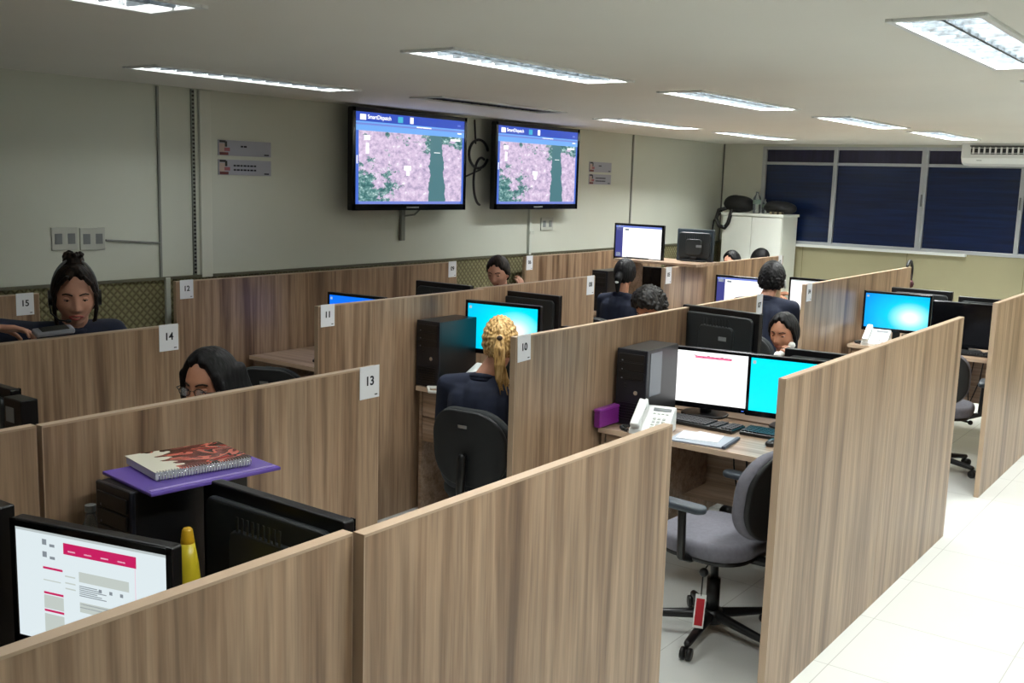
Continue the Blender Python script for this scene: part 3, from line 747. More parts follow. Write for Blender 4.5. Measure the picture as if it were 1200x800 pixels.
b1 = bag('handbag', (-5.24, 11.56, 1.65), (.19, .14, .10), 'black bag on the left of the white cabinet with a strap hanging down')
t = MB(); t.tube([(-.1, -.02, .06), (-.20, -.12, .02), (-.19, -.2, -.08), (-.13, -.235, -.16), (-.06, -.235, -.18), (-.02, -.225, -.12), (.0, -.2, .02)], .022)
t.tube([(-.16, -.12, .0), (-.22, -.19, -.10), (-.235, -.21, -.3), (-.22, -.22, -.45)], .010); t.build('strap', MATS['bag_black'], b1, True)
b2 = bag('handbag', (-4.73, 11.56, 1.65), (.20, .13, .075), 'flat black bag with a plaid base on the right of the white cabinet')
t = MB()
for k in range(6): t.box((-.05 + k * .028, -.135, .014), (.02, .02, .028), mi=k % 2)
t.build('plaid_base', [mat('plaid_tan', (150, 138, 110), .8), mat('plaid_dark', (70, 60, 50), .8)], b2)
def bottle(loc, label, R_=.035, H=.22, m=M_glass, cap=M_grey):
    r = thing('bottle', label, 'bottle', loc)
    MB().lathe([(0, 0), (R_ * .9, 0), (R_, .01), (R_, H * .66), (R_ * .9, H * .74), (R_ * .42, H * .88), (R_ * .38, H * .95), (0, H * .95)], 20).build('body', m, r, True)
    MB().cyl((0, 0, H * .94), (0, 0, H), R_ * .42, seg=16).build('cap', cap, r)
    MB().cyl((0, 0, H * .42), (0, 0, H * .62), R_ * 1.015, seg=20, cap=False).build('bottle_label', mat('bottle_label', (120, 140, 128), .5), r, True)
    return r
bottle((-5.0, 11.52, 1.65), 'clear bottle standing between the two bags on the white cabinet', .045, .25)
bottle((-4.91, 11.54, 1.65), 'smaller clear bottle on the white cabinet, against the flat bag', .03, .17)

# ------------------------------------------------------------------ office chairs
def make_chair(fab, arms=True):
    r = thing('office_chair', '', 'chair')
    s = MB(); s.prism(rrect(.47, .45, .16, 8), .075, Matrix.Translation((0, .0, .415)), bev=.03, seg=4); s.build('seat', fab, r, 'auto')
    MB().prism(rrect(.43, .41, .14, 8), .03, Matrix.Translation((0, 0, .395)), bev=.01).build('seat_shell', M_black, r, 'auto')
    def curved(w_, h_, th, y, z, m, name, rr_=.15, bev=.025):
        q = MB(); q.prism(rrect(w_, h_, rr_, 8), th, Matrix.Translation((0, y + th / 2, z)) @ XZ, bev=bev, seg=4)
        bmesh.ops.triangulate(q.b, faces=[f for f in q.b.faces if len(f.verts) > 4])
        bmesh.ops.subdivide_edges(q.b, edges=[e for e in q.b.edges if e.calc_length() > .08], cuts=3)
        for v in q.b.verts: v.co.y += .9 * v.co.x ** 2 - .25 * (v.co.z - z) ** 2 - .10 * (v.co.z - z)
        return q.build(name, m, r, 'auto')
    curved(.42, .38, .06, -.245, .70, fab, 'backrest')
    sh_ = curved(.41, .37, .025, -.285, .70, M_blackf, 'back_shell', bev=.01)
    MB().box((0, -.318, .81), (.05, .004, .016), rot=(.1, 0, 0)).build('maker_plate', M_chrome, sh_)
    MB().tube([(0, -.10, .39), (0, -.27, .40), (0, -.325, .50), (0, -.315, .66)], .022).build('back_post', M_black, r, True)
    if arms:
        for sx in (-1, 1):
            a = MB().tube([(sx * .20, 0, .40), (sx * .275, 0, .43), (sx * .285, 0, .63)], .018).build('arm_post', M_black, r, True)
            MB().prism(rrect(.075, .26, .036, 5), .03, Matrix.Translation((sx * .285, .02, .635)), bev=.012, seg=3).build('armrest', mat('armrest_pad', (58, 66, 74), .45), r, 'auto')
    MB().cyl((0, 0, .10), (0, 0, .26), .030).cyl((0, 0, .25), (0, 0, .40), .018).build('gas_lift', M_black, r, True)
    MB().box((0, 0, .385), (.16, .2, .04), bev=.01).build('mechanism', M_black, r)
    MB().caps((.08, .03, .375), (.20, .05, .355), .007).ball((.215, .052, .352), .018).build('lever', M_black, r, True)
    MB().cyl((0, 0, .06), (0, 0, .12), .045).build('base_hub', M_black, r, True)
    for k in range(5):
        a = k * 2 * PI / 5 + .84; c, s_ = math.cos(a), math.sin(a)
        lg = MB().caps((c * .03, s_ * .03, .095), (c * .29, s_ * .29, .068), .024, .016, seg=10).build('leg', M_black, r, True)
        q = MB(); q.cyl((c * .29, s_ * .29, .045), (c * .29, s_ * .29, .07), .008)
        for e in (-1, 1): q.cyl((c * .30 - s_ * e * .006, s_ * .30 + c * e * .006, .027), (c * .30 - s_ * e * .022, s_ * .30 + c * e * .022, .027), .027, seg=14)
        q.build('caster', M_black, lg, True)
    return r
M_blackf = mat('black_shell', (22, 23, 25), .55, bump=.2)
cg = make_chair(M_fabG); cg.location = (-1.83, 4.02, 0); cg.rotation_euler = (0, 0, math.radians(84)); cg['label'] = 'empty grey office chair with a red tag, beside the tall aisle partition'; cg['group'] = 'office chairs'
t = MB().box((0, 0, -.075), (.045, .004, .15)).build('tag_card', M_white, cg); MB().tube([(-.13, -.05, .375), (-.175, -.05, .35), (-.18, -.05, .245)], .003).ball((-.17, -.05, .345), .02).build('tag_string', M_black, cg, True); t.location = (-.18, -.05, .25); t.rotation_euler = (0, .05, -1.0)
tt = MB().box((0, -.003, -.078), (.034, .002, .12)).build('tag_print', M_red, t)
cd = make_chair(M_fabD); cd.location = (-3.0, 3.97, 0); cd.rotation_euler = (0, 0, math.radians(6)); cd['label'] = 'charcoal office chair under the blond woman, seen from behind'; cd['group'] = 'office chairs'
for lab, x, y, z, rot in [
    ('dark office chair whose rounded top shows right of the woman with glasses', -4.57, 3.97, 0, 30),
    ('grey-seated office chair at right under the black keyboard', -1.84, 7.62, 0, 8),
    ('office chair of the woman with glasses', -2.98, 2.36, 0, 180),
    ('office chair of the man hiding his face', -4.72, 6.30, 0, 180),
    ('office chair of the curly-haired person', -3.28, 6.02, 0, 180),
    ('office chair of the dark-haired woman seen from behind', -4.36, 7.25, 0, 0),
    ('office chair of the person in a navy shirt', -3.10, 7.36, 0, 0),
    ('office chair with a grey back rim, beside the girl on the phone', -2.33, 6.18, 0, 180),
    ('office chair of the person whose forehead shows beyond the far partition', -4.62, 10.2, 0, 180),
    ('office chair of the person whose hair top shows beyond the far partition', -4.73, 10.90, 0, -90)]:
    c = dup(cg if 'grey-seated' in lab else cd, lab, (x, y, z), math.radians(rot))
    for ch in list(c.children):
        if ch.name.startswith('tag_'):
            for g in list(ch.children): bpy.data.objects.remove(g)
            bpy.data.objects.remove(ch)

# ------------------------------------------------------------------ desk equipment
def make_tower():
    """front faces -Y, standing on z=0"""
    r = thing('computer_tower', '', 'computer')
    MB().box((0, .185, .195), (.165, .35, .38), bev=.004).build('case', M_black, r)
    MB().box((0, .004, .195), (.168, .016, .384), bev=.005).build('front_panel', M_dark2, r)
    d = MB()
    for k in range(3): d.box((0, -.006, .345 - k * .045), (.14, .006, .038), bev=.002)
    d.build('drive_bay', M_black, r)
    MB().cyl((.03, -.004, .17), (.03, -.010, .17), .011, seg=18).build('power_button', M_chrome, r)
    g = MB()
    for k in range(7): g.box((0, -.006, .03 + k * .014), (.12, .004, .006))
    g.box((-.03, -.007, .21), (.012, .004, .006)).box((-.03, -.007, .195), (.012, .004, .006)); g.build('vent', M_black, r)
    q = MB()
    for k in range(3): q.box((-.05, -.0075, .33 - k * .045), (.008, .003, .006))
    q.build('indicator', mat('indicator', (170, 175, 190), .4), r)
    return r
M_dark2 = mat('tower_front', (24, 26, 34), .3)
tw = make_tower(); tw.location = (-2.535, 4.45, .75); tw.rotation_euler = (0, 0, .05); tw['label'] = 'black computer tower behind the white phone, with small front indicators'; tw['group'] = 'computer towers'
st = MB().box((.0835, .10, .26), (.002, .13, .22), bev=.001).build('side_rect', mat('side_sheet', (110, 116, 124), .25), tw)  # plain grey rectangle on the side of this tower
def tow(label, x, y, z, rot):
    c = dup(tw, label, (x, y, z), math.radians(rot))
    for ch in list(c.children):
        if ch.name.startswith('side_rect'): bpy.data.objects.remove(ch)
    return c
tow('black computer tower left of the blond woman', -3.89, 4.46, .75, 2)
tow('black computer tower carrying the purple folder and notebook', -2.36, 1.48, .75, -2)
tow('dark computer tower behind the dark-haired woman\'s head', -4.50, 8.58, .75, 0)
tow('black computer tower left of the dark-haired woman', -5.12, 8.3, .75, 0)
tow('black computer tower cut by the left edge, beside the lit web page screen', -2.475, .88, .75, 2)

def make_keyboard():
    r = thing('keyboard', '', 'keyboard')
    MB().box((0, 0, .010), (.44, .15, .018), bev=.005).build('base', M_black, r)
    k = MB()
    for j in range(6):
        for i in range(21):
            if i in (14, 17) : continue
            if j == 0 and 3 < i < 10: continue
            k.box((-.205 + i * .0205, -.058 + j * .0225, .0215), (.0165, .0175, .008))
        if j == 0: k.box((-.205 + 6.5 * .0205, -.058, .0215), (.12, .0175, .008))
    k.build('keys', mat('key_black', (34, 35, 38), .45), r)
    return r
kb = make_keyboard(); kb.location = (-2.28, 4.715, .75); kb.rotation_euler = (0, 0, math.radians(-2)); kb['label'] = 'black keyboard below the white screen with the pink banner'; kb['group'] = 'black keyboards'
for lab, x, y, rot in [('black keyboard below the plain cyan screen', -1.82, 4.74, 2), ('black keyboard on the desk left of card 11', -4.72, 4.60, -3), ('black keyboard at right below the switched-off monitor', -1.80, 8.27, 4),
                       ('black keyboard of the blond woman', -3.35, 4.62, 0), ('black keyboard at the lower left below the lit web page', -2.0, .93, 10)]:
    dup(kb, lab, (x, y, .75), math.radians(rot))
def make_mouse():
    r = thing('mouse', '', 'mouse')
    MB().ball((0, 0, .012), (.03, .052, .022), sub=3).build('body', M_black, r, True)
    MB().box((0, .025, .031), (.006, .016, .006), bev=.002).build('scroll_wheel', M_grey, r)
    MB().tube([(0, .05, .012), (.02, .10, .006), (.0, .16, .006), (-.03, .22, .006)], .0025, seg=6).build('cord', M_black, r, True)
    return r
ms = make_mouse(); ms.location = (-1.82, 4.57, .75); ms.rotation_euler = (0, 0, -.3); ms['label'] = 'black mouse in front of the keyboard by the aisle partition'
def make_phone():
    """front edge towards -Y"""
    r = thing('desk_phone', '', 'telephone')
    prof = [(0, 0), (0, .02), (.17, .115), (.19, .11), (.19, 0)]
    MB().prism(prof, .19, Matrix.Translation((-.095, -.09, 0)) @ Matrix(((0, 0, 1, 0), (1, 0, 0, 0), (0, 1, 0, 0), (0, 0, 0, 1))), bev=.006).build('body', M_white, r)
    a = math.atan2(.095, .17); Rm = Matrix.Translation((0, -.09, .02)) @ Matrix.Rotation(a, 4, 'X')
    h = MB(); h.box((-.065, .10, .030), (.046, .20, .022), bev=.010, seg=3).box((-.065, .03, .016), (.05, .05, .03), bev=.01).box((-.065, .17, .016), (.05, .05, .03), bev=.01); h.build('handset', M_white, r, 'auto', Rm)
    MB().box((.035, .165, .0015), (.09, .022, .003), bev=.001).build('display', M_grey, r, False, Rm)
    k = MB()
    for i in range(3):
        for j in range(4): k.box((.01 + i * .024, .03 + j * .022, .002), (.016, .013, .004), bev=.001)
    for i in range(4): k.box((.002 + i * .021, .135, .0015), (.014, .008, .003))
    k.build('keypad', mat('keypad_grey', (186, 190, 184), .5), r, False, Rm)
    c = MB(); pts = []
    for i in range(70):
        t_ = i / 69; pts.append((-.10 - .05 * math.sin(t_ * PI) + .007 * math.cos(i * 1.3), -.085 + .12 * t_, .012 + .007 * math.sin(i * 1.3)))
    c.tube(pts, .0028, seg=6); c.build('cord', M_dark, r, True)
    return r
ph = make_phone(); ph.location = (-2.385, 4.415, .75); ph.rotation_euler = (0, 0, .25); ph['label'] = 'white desk phone beside the black tower, on the desk of the empty grey chair'; ph['group'] = 'white desk phones'
dup(ph, 'white desk phone in front of the glowing cyan screen on the right', (-2.50, 8.23, .75), .1)
dup(ph, 'white desk phone left of the blond woman\'s head', (-3.60, 4.58, .75), -.1)
# papers, folder, purple box
r = thing('document_folder', 'grey document folder with white papers on the desk behind the large foreground partition', 'folder', (-2.12, 4.43, .75), .12)
MB().box((0, 0, .005), (.27, .22, .008), bev=.002).box((.14, .0, .008), (.018, .23, .014), bev=.003, mi=1).build('cover', [mat('folder_grey', (158, 166, 178), .5), mat('folder_spine', (64, 70, 84), .5)], r)
MB().box((-.02, .02, .0105), (.2, .15, .002), rot=(0, 0, .12)).box((0, .06, .0125), (.13, .09, .0015), rot=(0, 0, -.2)).build('papers', M_paper, r)
r = thing('purple_box', 'purple plastic box leaning on the partition carrying card 10', 'box', (-2.61, 4.37, .75))
t = MB(); t.box((0, .02, .05), (.035, .26, .085), bev=.005); t.build('body', M_purple, r)
MB().box((0, .02, .095), (.041, .266, .012), bev=.004).build('lid', mat('purple_lid', (134, 52, 144), .3), r)
MB().box((0, .155, .04), (.03, .012, .08), bev=.002).build('clip', M_dark, r)
# lower-left: folder, notebook, bottles
r = thing('plastic_folder', 'purple plastic folder lying under the spiral notebook on the black tower', 'folder', (-2.32, 1.695, 1.1345), math.radians(-7))
MB().box((0, 0, .006), (.27, .385, .010), bev=.003).build('cover', mat('violet_folder', (104, 82, 168), .25), r)
MB().box((.115, 0, .0112), (.012, .37, .002)).build('spine_strip', mat('violet_light', (150, 128, 200), .3), r)
r = thing('notebook', 'spiral notebook with a red and white cover on the purple folder', 'notebook', (-2.36, 1.71, 1.1460), math.radians(-12))
MB().box((0, 0, .012), (.20, .27, .021), bev=.002).build('pages', mat('page_edge', (196, 196, 200), .7), r)
def m_cover():
    m, nt, b, N, L = nodes_of('notebook_cover', .25)
    tc = N('TexCoord'); mp = N('Mapping'); mp.inputs['Scale'].default_value = (9, 4, 9); mp.inputs['Rotation'].default_value = (0, 0, .5); L(tc.outputs['Object'], mp.inputs[0])
    n = N('TexNoise', Scale=1.6, Detail=2.0, Distortion=1.2); L(mp.outputs[0], n.inputs['Vector'])
    r_ = ramp(N, [(.0, (52, 16, 16)), (.42, (120, 40, 34)), (.50, (196, 108, 92)), (.56, (36, 22, 24)), (.62, (150, 50, 44))], 'CONSTANT'); L(n.outputs['Fac'], r_.inputs[0])
    sp = N('SeparateXYZ'); L(tc.outputs['Object'], sp.inputs[0])
    ad = N('Math', operation='ADD'); ml = N('Math', operation='MULTIPLY'); L(n.outputs['Fac'], ml.inputs[0]); ml.inputs[1].default_value = .22; L(sp.outputs[1], ad.inputs[0]); L(ml.outputs[0], ad.inputs[1])
    lt = N('Math', operation='LESS_THAN'); L(ad.outputs[0], lt.inputs[0]); lt.inputs[1].default_value = .045
    mx = N('Mix', data_type='RGBA'); L(lt.outputs[0], mx.inputs[0]); L(r_.outputs[0], mx.inputs[6]); mx.inputs[7].default_value = lin((226, 224, 206)); L(mx.outputs[2], b.inputs['Base Color'])
    return m
MB().box((0, 0, .0235), (.205, .275, .0016)).build('cover', m_cover(), r)
t = MB()
for k in range(34):
    y = -.13 + k * .0079
    t.tube([(.100 + .013 * math.cos(a), y, .012 + .013 * math.sin(a)) for a in np.linspace(-2.4, 2.4, 8)], .0013, seg=5)
t.build('spiral', M_chrome, r, True)
r = thing('spray_bottle', 'yellow plastic bottle with narrow top, between the lit screen and the black monitor back', 'bottle', (-2.08, 1.50, .75))
MB().lathe([(0, 0), (.036, 0), (.04, .01), (.040, .06), (.036, .14), (.026, .24), (.017, .295), (0, .295)], 24).build('body', mat('yellow_plastic', (206, 186, 44), .3), r, True)
MB().lathe([(0, .288), (.016, .288), (.017, .30), (.013, .328), (.009, .333), (0, .333)], 16).build('cap', mat('yellow_cap', (204, 160, 30), .35), r, True)
bottle((-2.505, 1.50, .75), 'clear plastic bottle in shadow left of the tower with the purple folder', .035, .30)
r = thing('small_box', 'small dark box with a white sticker beside the black monitor at the left edge', 'box', (-3.30, 1.74, .75))
MB().box((0, 0, .22), (.11, .06, .44), bev=.004).build('body', M_black, r); MB().box((-.015, .0, .385), (.05, .063, .05)).build('sticker', M_grey, r)
# loose cables on the blond woman's desk
t = MB(); pts = [(-3.72, 4.56, .760), (-3.78, 4.475, .760), (-3.86, 4.432, .758), (-3.84, 4.422, .735), (-3.74, 4.425, .745), (-3.70, 4.445, .758), (-3.63, 4.49, .758)]
t.tube(pts, .009); tag(t.build('white_cable', M_white, None, True), 'white looped cable on the desk left of the blond woman', 'cable')

# ------------------------------------------------------------------ people
_ico = None
def ico():
    global _ico
    if _ico is None:
        t = bmesh.new(); bmesh.ops.create_icosphere(t, subdivisions=5, radius=1)
        _ico = (np.array([v.co[:] for v in t.verts]), [[v.index for v in f.verts] for f in t.faces]); t.free()
    return _ico
def sstep(a, b, x):
    t = np.clip((x - a) / (b - a), 0, 1); return t * t * (3 - 2 * t)
def head_pts():
    D, F = ico(); x, y, z = D.T
    X, Y, Z = x * .074, np.where(y > 0, y * .090, y * .104), z * .115
    jaw = sstep(-.05, -1, z); X = X * (1 - .34 * jaw ** 1.2)
    Y = np.where(y < 0, Y * (1 - .55 * sstep(-.15, -.9, z)), Y * (1 - .05 * jaw))
    X = X * (1 - .06 * sstep(.3, 1, y))
    fr = sstep(.15, .5, y)
    lim = .083; Y = np.where(Y > lim, lim + (Y - lim) * .45, Y)
    g = lambda a, s: np.exp(-(a / s) ** 2)
    ax = np.abs(X)
    a = np.clip((.022 - Z) / .056, 0, 1) * (Z > -.05); cut = 1 / (1 + np.exp(-(Z + .037) / .0022))
    Y = Y + fr * (.004 + .022 * a ** 1.3) * g(X, .0075 + .007 * a) * cut * sstep(.045, .02, Z)
    Y = Y + fr * .005 * g(ax - .014, .007) * g(Z + .030, .008)
    Y = Y - fr * .012 * g(ax - .031, .016) * g(Z - .010, .012)
    Y = Y + fr * .006 * g(ax - .031, .011) * g(Z - .008, .008)
    Y = Y + fr * .004 * g(ax - .028, .022) * g(Z - .034, .008)
    Y = Y + fr * .007 * g(X, .022) * (g(Z + .057, .006) + g(Z + .069, .006))
    Y = Y - fr * .003 * g(X, .028) * g(Z + .063, .003)
    Y = Y + fr * .007 * g(X, .02) * g(Z + .095, .014)
    Y = Y + fr * .005 * g(ax - .045, .02) * g(Z + .022, .02)
    return np.array([X, Y, Z]).T, D, F
HP, HD, HF = head_pts()
def surf(x, z):
    m = HP[:, 1] > 0; P = HP[m]; i = np.argmin((P[:, 0] - x) ** 2 + (P[:, 2] - z) ** 2); return P[i, 1]
def add_pts(mb, P, F, M):
    t = bmesh.new(); vs = [t.verts.new(p) for p in P]
    for f in F: t.faces.new([vs[i] for i in f])
    mb._add(t, M); return mb
def hair_pts(th=.014, top=.0, front=.62, side=-.15, nape=-.62, templ=.25, part=0, ridge=.0022, back=False):
    x, y, z = HD.T; phi = np.degrees(np.arctan2(np.abs(x), y))
    thr = np.interp(phi, [0, 35, 65, 88, 105, 180], [front, front - .14, templ, side, nape * .8, nape])
    az = np.arctan2(x, z - .30) if back else np.arctan2(x, y + .2)
    thr = thr + .045 * np.sin(phi * .23) + .02 * np.sin(x * 40)
    rg = ridge * np.sin(az * (22 if back else 30) + (0 if back else 3 * np.sin(z * 5 + x * 3))) * (np.hypot(x, (z - .30) if back else y) > .12)
    m = sstep(thr - .04, thr + .05, z)
    n = HD * np.array([1, 1, 1]); d = m * rg + m * (th + top * np.clip(z, 0, 1)) - (1 - m) * .02
    P = HP + n * d[:, None]
    if part: P = P - (HD * (m * .006 * np.exp(-((x - .12) / .05) ** 2) * (z > .4))[:, None])
    return P
def finger_chain(mb, p, d, axis, lens, rs, curl):
    d = Vector(d).normalized(); p = Vector(p)
    for i, L in enumerate(lens):
        q = p + d * L; mb.caps(p, q, rs[i], rs[i + 1], seg=10, k=3); p = q
        d = Matrix.Rotation(curl, 3, axis) @ d
def hand(mb, wrist, d, palm_n, side, curl=.45, sc=1.0):
    """d: direction of the hand, palm_n: direction the palm faces, side: +1 thumb on +across"""
    d = Vector(d).normalized(); n = Vector(palm_n); n = (n - d * n.dot(d)).normalized(); ac = d.cross(n).normalized() * side
    w_ = Vector(wrist); ax = d.cross(n).normalized()
    for k, (o, L, fl) in enumerate([(-.030, .082, .070), (-.010, .088, .082), (.010, .090, .086), (.030, .084, .078)]):
        kn = w_ + d * L * sc + ac * o * sc
        mb.caps(w_ + ac * o * .45 * sc, kn, .014 * sc, .0105 * sc, seg=10, k=3)
        finger_chain(mb, kn, d + ac * o * 2.0 + n * .2, ax, [fl * .46 * sc, fl * .31 * sc, fl * .25 * sc], [.0092 * sc, .0085 * sc, .0078 * sc, .0068 * sc], curl)
    b = w_ + d * .025 * sc + ac * .022 * sc
    mb.caps(b, b + (d * .028 + ac * .022 + n * .006) * sc, .014 * sc, .011 * sc, seg=10)
    finger_chain(mb, b + (d * .028 + ac * .022 + n * .006) * sc, d * .8 + ac * .55 + n * .35, ax, [.032 * sc, .026 * sc], [.011 * sc, .0095 * sc, .008 * sc], curl * .6)
def fwd(yaw): a = math.radians(yaw); return Vector((-math.sin(a), math.cos(a), 0))
def person(label, head, yaw, pitch=0, roll=0, body=None, hip=None, hair='short', hm=M_hairK, sm=M_skinM, sc=1.0, stand=False, arms=None, vox=.006, lips=None, group=None, sleeve=.8, lean=.10, sw=.17, hv=.005, nd=.18, off=0.0, shz=-.045):
    H = Vector(head); body = yaw if body is None else body
    f = fwd(body); sd = Vector((f.y, -f.x, 0))      # sd = the person's right
    root = thing('person', label, 'person', (0, 0, 0))
    Rh = Matrix.Translation(H) @ Euler((0, 0, math.radians(yaw))).to_matrix().to_4x4() @ Euler((math.radians(-pitch), math.radians(roll), 0)).to_matrix().to_4x4() @ Matrix.Scale(sc, 4)
    neckt = Rh @ Vector((0, -.022, -.07)); nb = H - f * .045 + Vector((0, 0, -nd)) - sd * off; chest = nb - f * (lean * .3) + Vector((0, 0, -.14))
    if hip is None: hip = nb - f * lean + Vector((0, 0, 0)); hip.z = .56
    hip = Vector(hip)
    sh = {s: nb + sd * s * sw + Vector((0, 0, shz)) for s in (-1, 1)}
    arms = arms or {}
    A = {}
    for s in (-1, 1):
        if s in arms: A[s] = (Vector(arms[s][0]), Vector(arms[s][1]), arms[s][2:] )
        else:
            e = sh[s] + f * .07 + sd * s * .05 + Vector((0, 0, -.27)); w_ = e + f * .23 - sd * s * .04; w_.z = max(w_.z, .79) if not stand else w_.z
            e.z = max(e.z, .74); A[s] = (e, w_, (f, Vector((0, 0, -1)), .35))
    L = {}
    for s in (-1, 1):
        h0 = hip + sd * s * .085
        if stand: L[s] = (h0, Vector((h0.x, h0.y, .48)) + f * .05, Vector((h0.x, h0.y, .09)) - f * .02)
        else:
            k = h0 + f * .40 + sd * s * .03; k.z = .53; an = k + f * .02; an.z = .09; L[s] = (h0, k, an)
    # body: one continuous surface
    B = MB(); add_pts(B, HP, HF, Rh)
    for s in (-1, 1):
        B.ball(Rh @ Vector((s * .074, -.008, -.005)), (.010 * sc, .019 * sc, .030 * sc), sub=2, rot=(0, 0, math.radians(yaw)))
    B.caps(neckt, nb, .050 * sc, .055); B.caps(sh[-1], sh[1], .046)
    for s in (-1, 1):
        B.caps(chest + sd * s * .07 + Vector((0, 0, .04)), hip + sd * s * .06 + Vector((0, 0, .08)), .088, .09)
        e, w_, hd = A[s]; B.caps(sh[s], e, .044, .036); B.caps(e, w_, .036, .024)
        hand(B, w_, hd[0], hd[1], hd[3] if len(hd) > 3 else s, hd[2])
        h0, k, an = L[s]; B.caps(h0, k, .082, .055); B.caps(k, an, .052, .034); B.caps(an - Vector((0, 0, .03)), an + f * .14 - Vector((0, 0, .055)), .034, .03)
    B.caps(hip - sd * .07, hip + sd * .07, .095)
    remeshed(B, 'body', sm, vox, root, 1)
    # shirt
    T = MB(); T.caps(sh[-1], sh[1], .058); T.caps(nb + Vector((0, 0, -.015)), nb + Vector((0, 0, -.06)), .066, .08)
    for s in (-1, 1):
        T.caps(chest + sd * s * .072 + Vector((0, 0, .03)), hip + sd * s * .062 + Vector((0, 0, .05)), .103, .105)
        e, w_, hd = A[s]
        if sleeve <= 1: T.caps(sh[s], sh[s].lerp(e, sleeve), .057, .053)
        else: T.caps(sh[s], e, .057, .048); T.caps(e, e.lerp(w_, sleeve - 1), .048, .04)
    T.caps(chest + Vector((0, 0, .05)), hip + Vector((0, 0, .05)), .112, .108)
    for s in (-1, 1): T.caps(nb + Vector((0, 0, -.015)) + sd * s * .03 - f * .01, sh[s], .054, .056); T.caps(chest + Vector((0, 0, .06)), sh[s], .09, .055)
    remeshed(T, 'shirt', M_navy, .008, root, 5)
    C = MB(); ring = [nb + Vector((0, 0, .012)) + sd * .060 * math.cos(a) + f * (.058 * math.sin(a)) + Vector((0, 0, -.018 * math.sin(a))) for a in np.linspace(0, 2 * PI, 19)]
    C.tube(ring, .014); C.tube([p + Vector((0, 0, -.016)) for p in ring], .015); C.build('collar', M_navy, root, True)
    Tr = MB()
    for s in (-1, 1):
        h0, k, an = L[s]; Tr.caps(h0, k, .092, .068); Tr.caps(k, an.lerp(k, .08), .066, .055)
    Tr.caps(hip - sd * .075, hip + sd * .075, .108); remeshed(Tr, 'trousers', M_trou, .012, root, 3)
    for s in (-1, 1):
        h0, k, an = L[s]; S_ = MB(); S_.caps(an - Vector((0, 0, .035)) - f * .03, an + f * .15 - Vector((0, 0, .05)), .044, .036); S_.build('shoe', M_shoe, root, True)
    # face details
    ey = MB(); ir = MB(); br = MB(); lp_ = MB(); el = MB()
    for s in (-1, 1):
        y0 = surf(s * .031, .008)
        ey.ball((s * .031, y0 - .0075, .0065), (.0120, .0100, .0056), sub=3)
        ir.ball((s * .031, y0 + .0006, .0052), (.0056, .0026, .0052), sub=2)
        el.ball((s * .031, y0 - .0066, .0108), (.0132, .0108, .0062), sub=3)
        pts = [(s * q, surf(s * q, zz) + .0008, zz) for q, zz in ((.014, .026), (.024, .030), (.035, .031), (.046, .026))]
        br.tube(pts, .0030, seg=6)
        lid = [(s * (.031 + q), y0 + .0038 - q * q * 14, .0062 - q * q * 8) for q in (-.011, -.006, 0, .006, .011)]
        br.tube(lid, .0012, seg=6)
    ey.build('eye', M_eyew, root, True, Rh); ir.build('iris', M_iris, root, True, Rh); el.build('eyelid', sm, root, True, Rh); br.build('eyebrow', M_brow, root, True, Rh)
    up = [(q, surf(q, zz) - .0012, zz) for q, zz in ((-.024, -.0615), (-.012, -.0575), (-.004, -.0562), (0, -.0575), (.004, -.0562), (.012, -.0575), (.024, -.0615))]
    lo = [(q, surf(q, zz) - .0012, zz) for q, zz in ((-.022, -.0635), (-.010, -.0690), (0, -.0705), (.010, -.0690), (.022, -.0635))]
    lp_.tube(up, .0036, seg=8); lp_.tube(lo, .0042, seg=8); lp_.build('lips', lips or M_lipN, root, True, Rh)
    # hair
    G = MB(); J = random.Random(len(label))
    if hair == 'short': add_pts(G, hair_pts(.012, .010, front=.72), HF, Rh)
    elif hair == 'wavy':
        add_pts(G, hair_pts(.024, .012, templ=.3), HF, Rh)
        for _ in range(520):
            d = HD[J.randrange(len(HD))]; i = int(np.argmin(((HD - d) ** 2).sum(1)))
            if d[2] < (.62 if d[1] > .5 else (.1 if d[1] > -.1 else -.5)): continue
            G.ball(Rh @ Vector(HP[i] + d * .026), .0085 * sc, sub=1)
    elif hair == 'curly':
        add_pts(G, hair_pts(.022, .02, templ=.3), HF, Rh)
        for _ in range(260):
            i = J.randrange(len(HD)); d = HD[i]
            if d[2] < (.62 if d[1] > .5 else (.1 if d[1] > -.1 else -.45)): continue
            G.ball(Rh @ Vector(HP[i] + d * .034), .013 * sc, sub=1)
    elif hair == 'bun':
        P = hair_pts(.012, .008, front=.80, templ=.36, side=-.30); add_pts(G, P, HF, Rh)
        for s in (-1, 1):   # loose sides framing the face
            pts = [(s * .030, .088, .098), (s * .058, .072, .066), (s * .073, .048, .02), (s * .076, .030, -.035), (s * .070, .026, -.085), (s * .064, .024, -.12 if s > 0 else -.09)]
            pts = [Rh @ Vector(p) for p in pts]
            for a, b in zip(pts, pts[1:]): G.caps(a, b, .009 * sc, .007 * sc)
        G.ball(Rh @ Vector((.0, -.035, .136)), (.048, .045, .032), sub=3)
        for _ in range(26): G.ball(Rh @ Vector((J.uniform(-.036, .036), -.035 + J.uniform(-.03, .03), .150 + J.uniform(-.01, .018))), .011, sub=1)
    elif hair == 'long':
        add_pts(G, hair_pts(.015, .006, front=.80, templ=.30, side=-.5, part=1), HF, Rh)
        for s in (-1, 1):
            for q in range(9):
                y_ = .035 - q * .0155; pts = [Rh @ Vector(p) for p in [(s * .066, y_ + .01, .05), (s * .082, y_, -.03), (s * .078, y_ - .005, -.13), (s * .070, y_ - .01, -.22)]]
                for a, b in zip(pts, pts[1:]): G.caps(a, b, .018 * sc, .016 * sc)
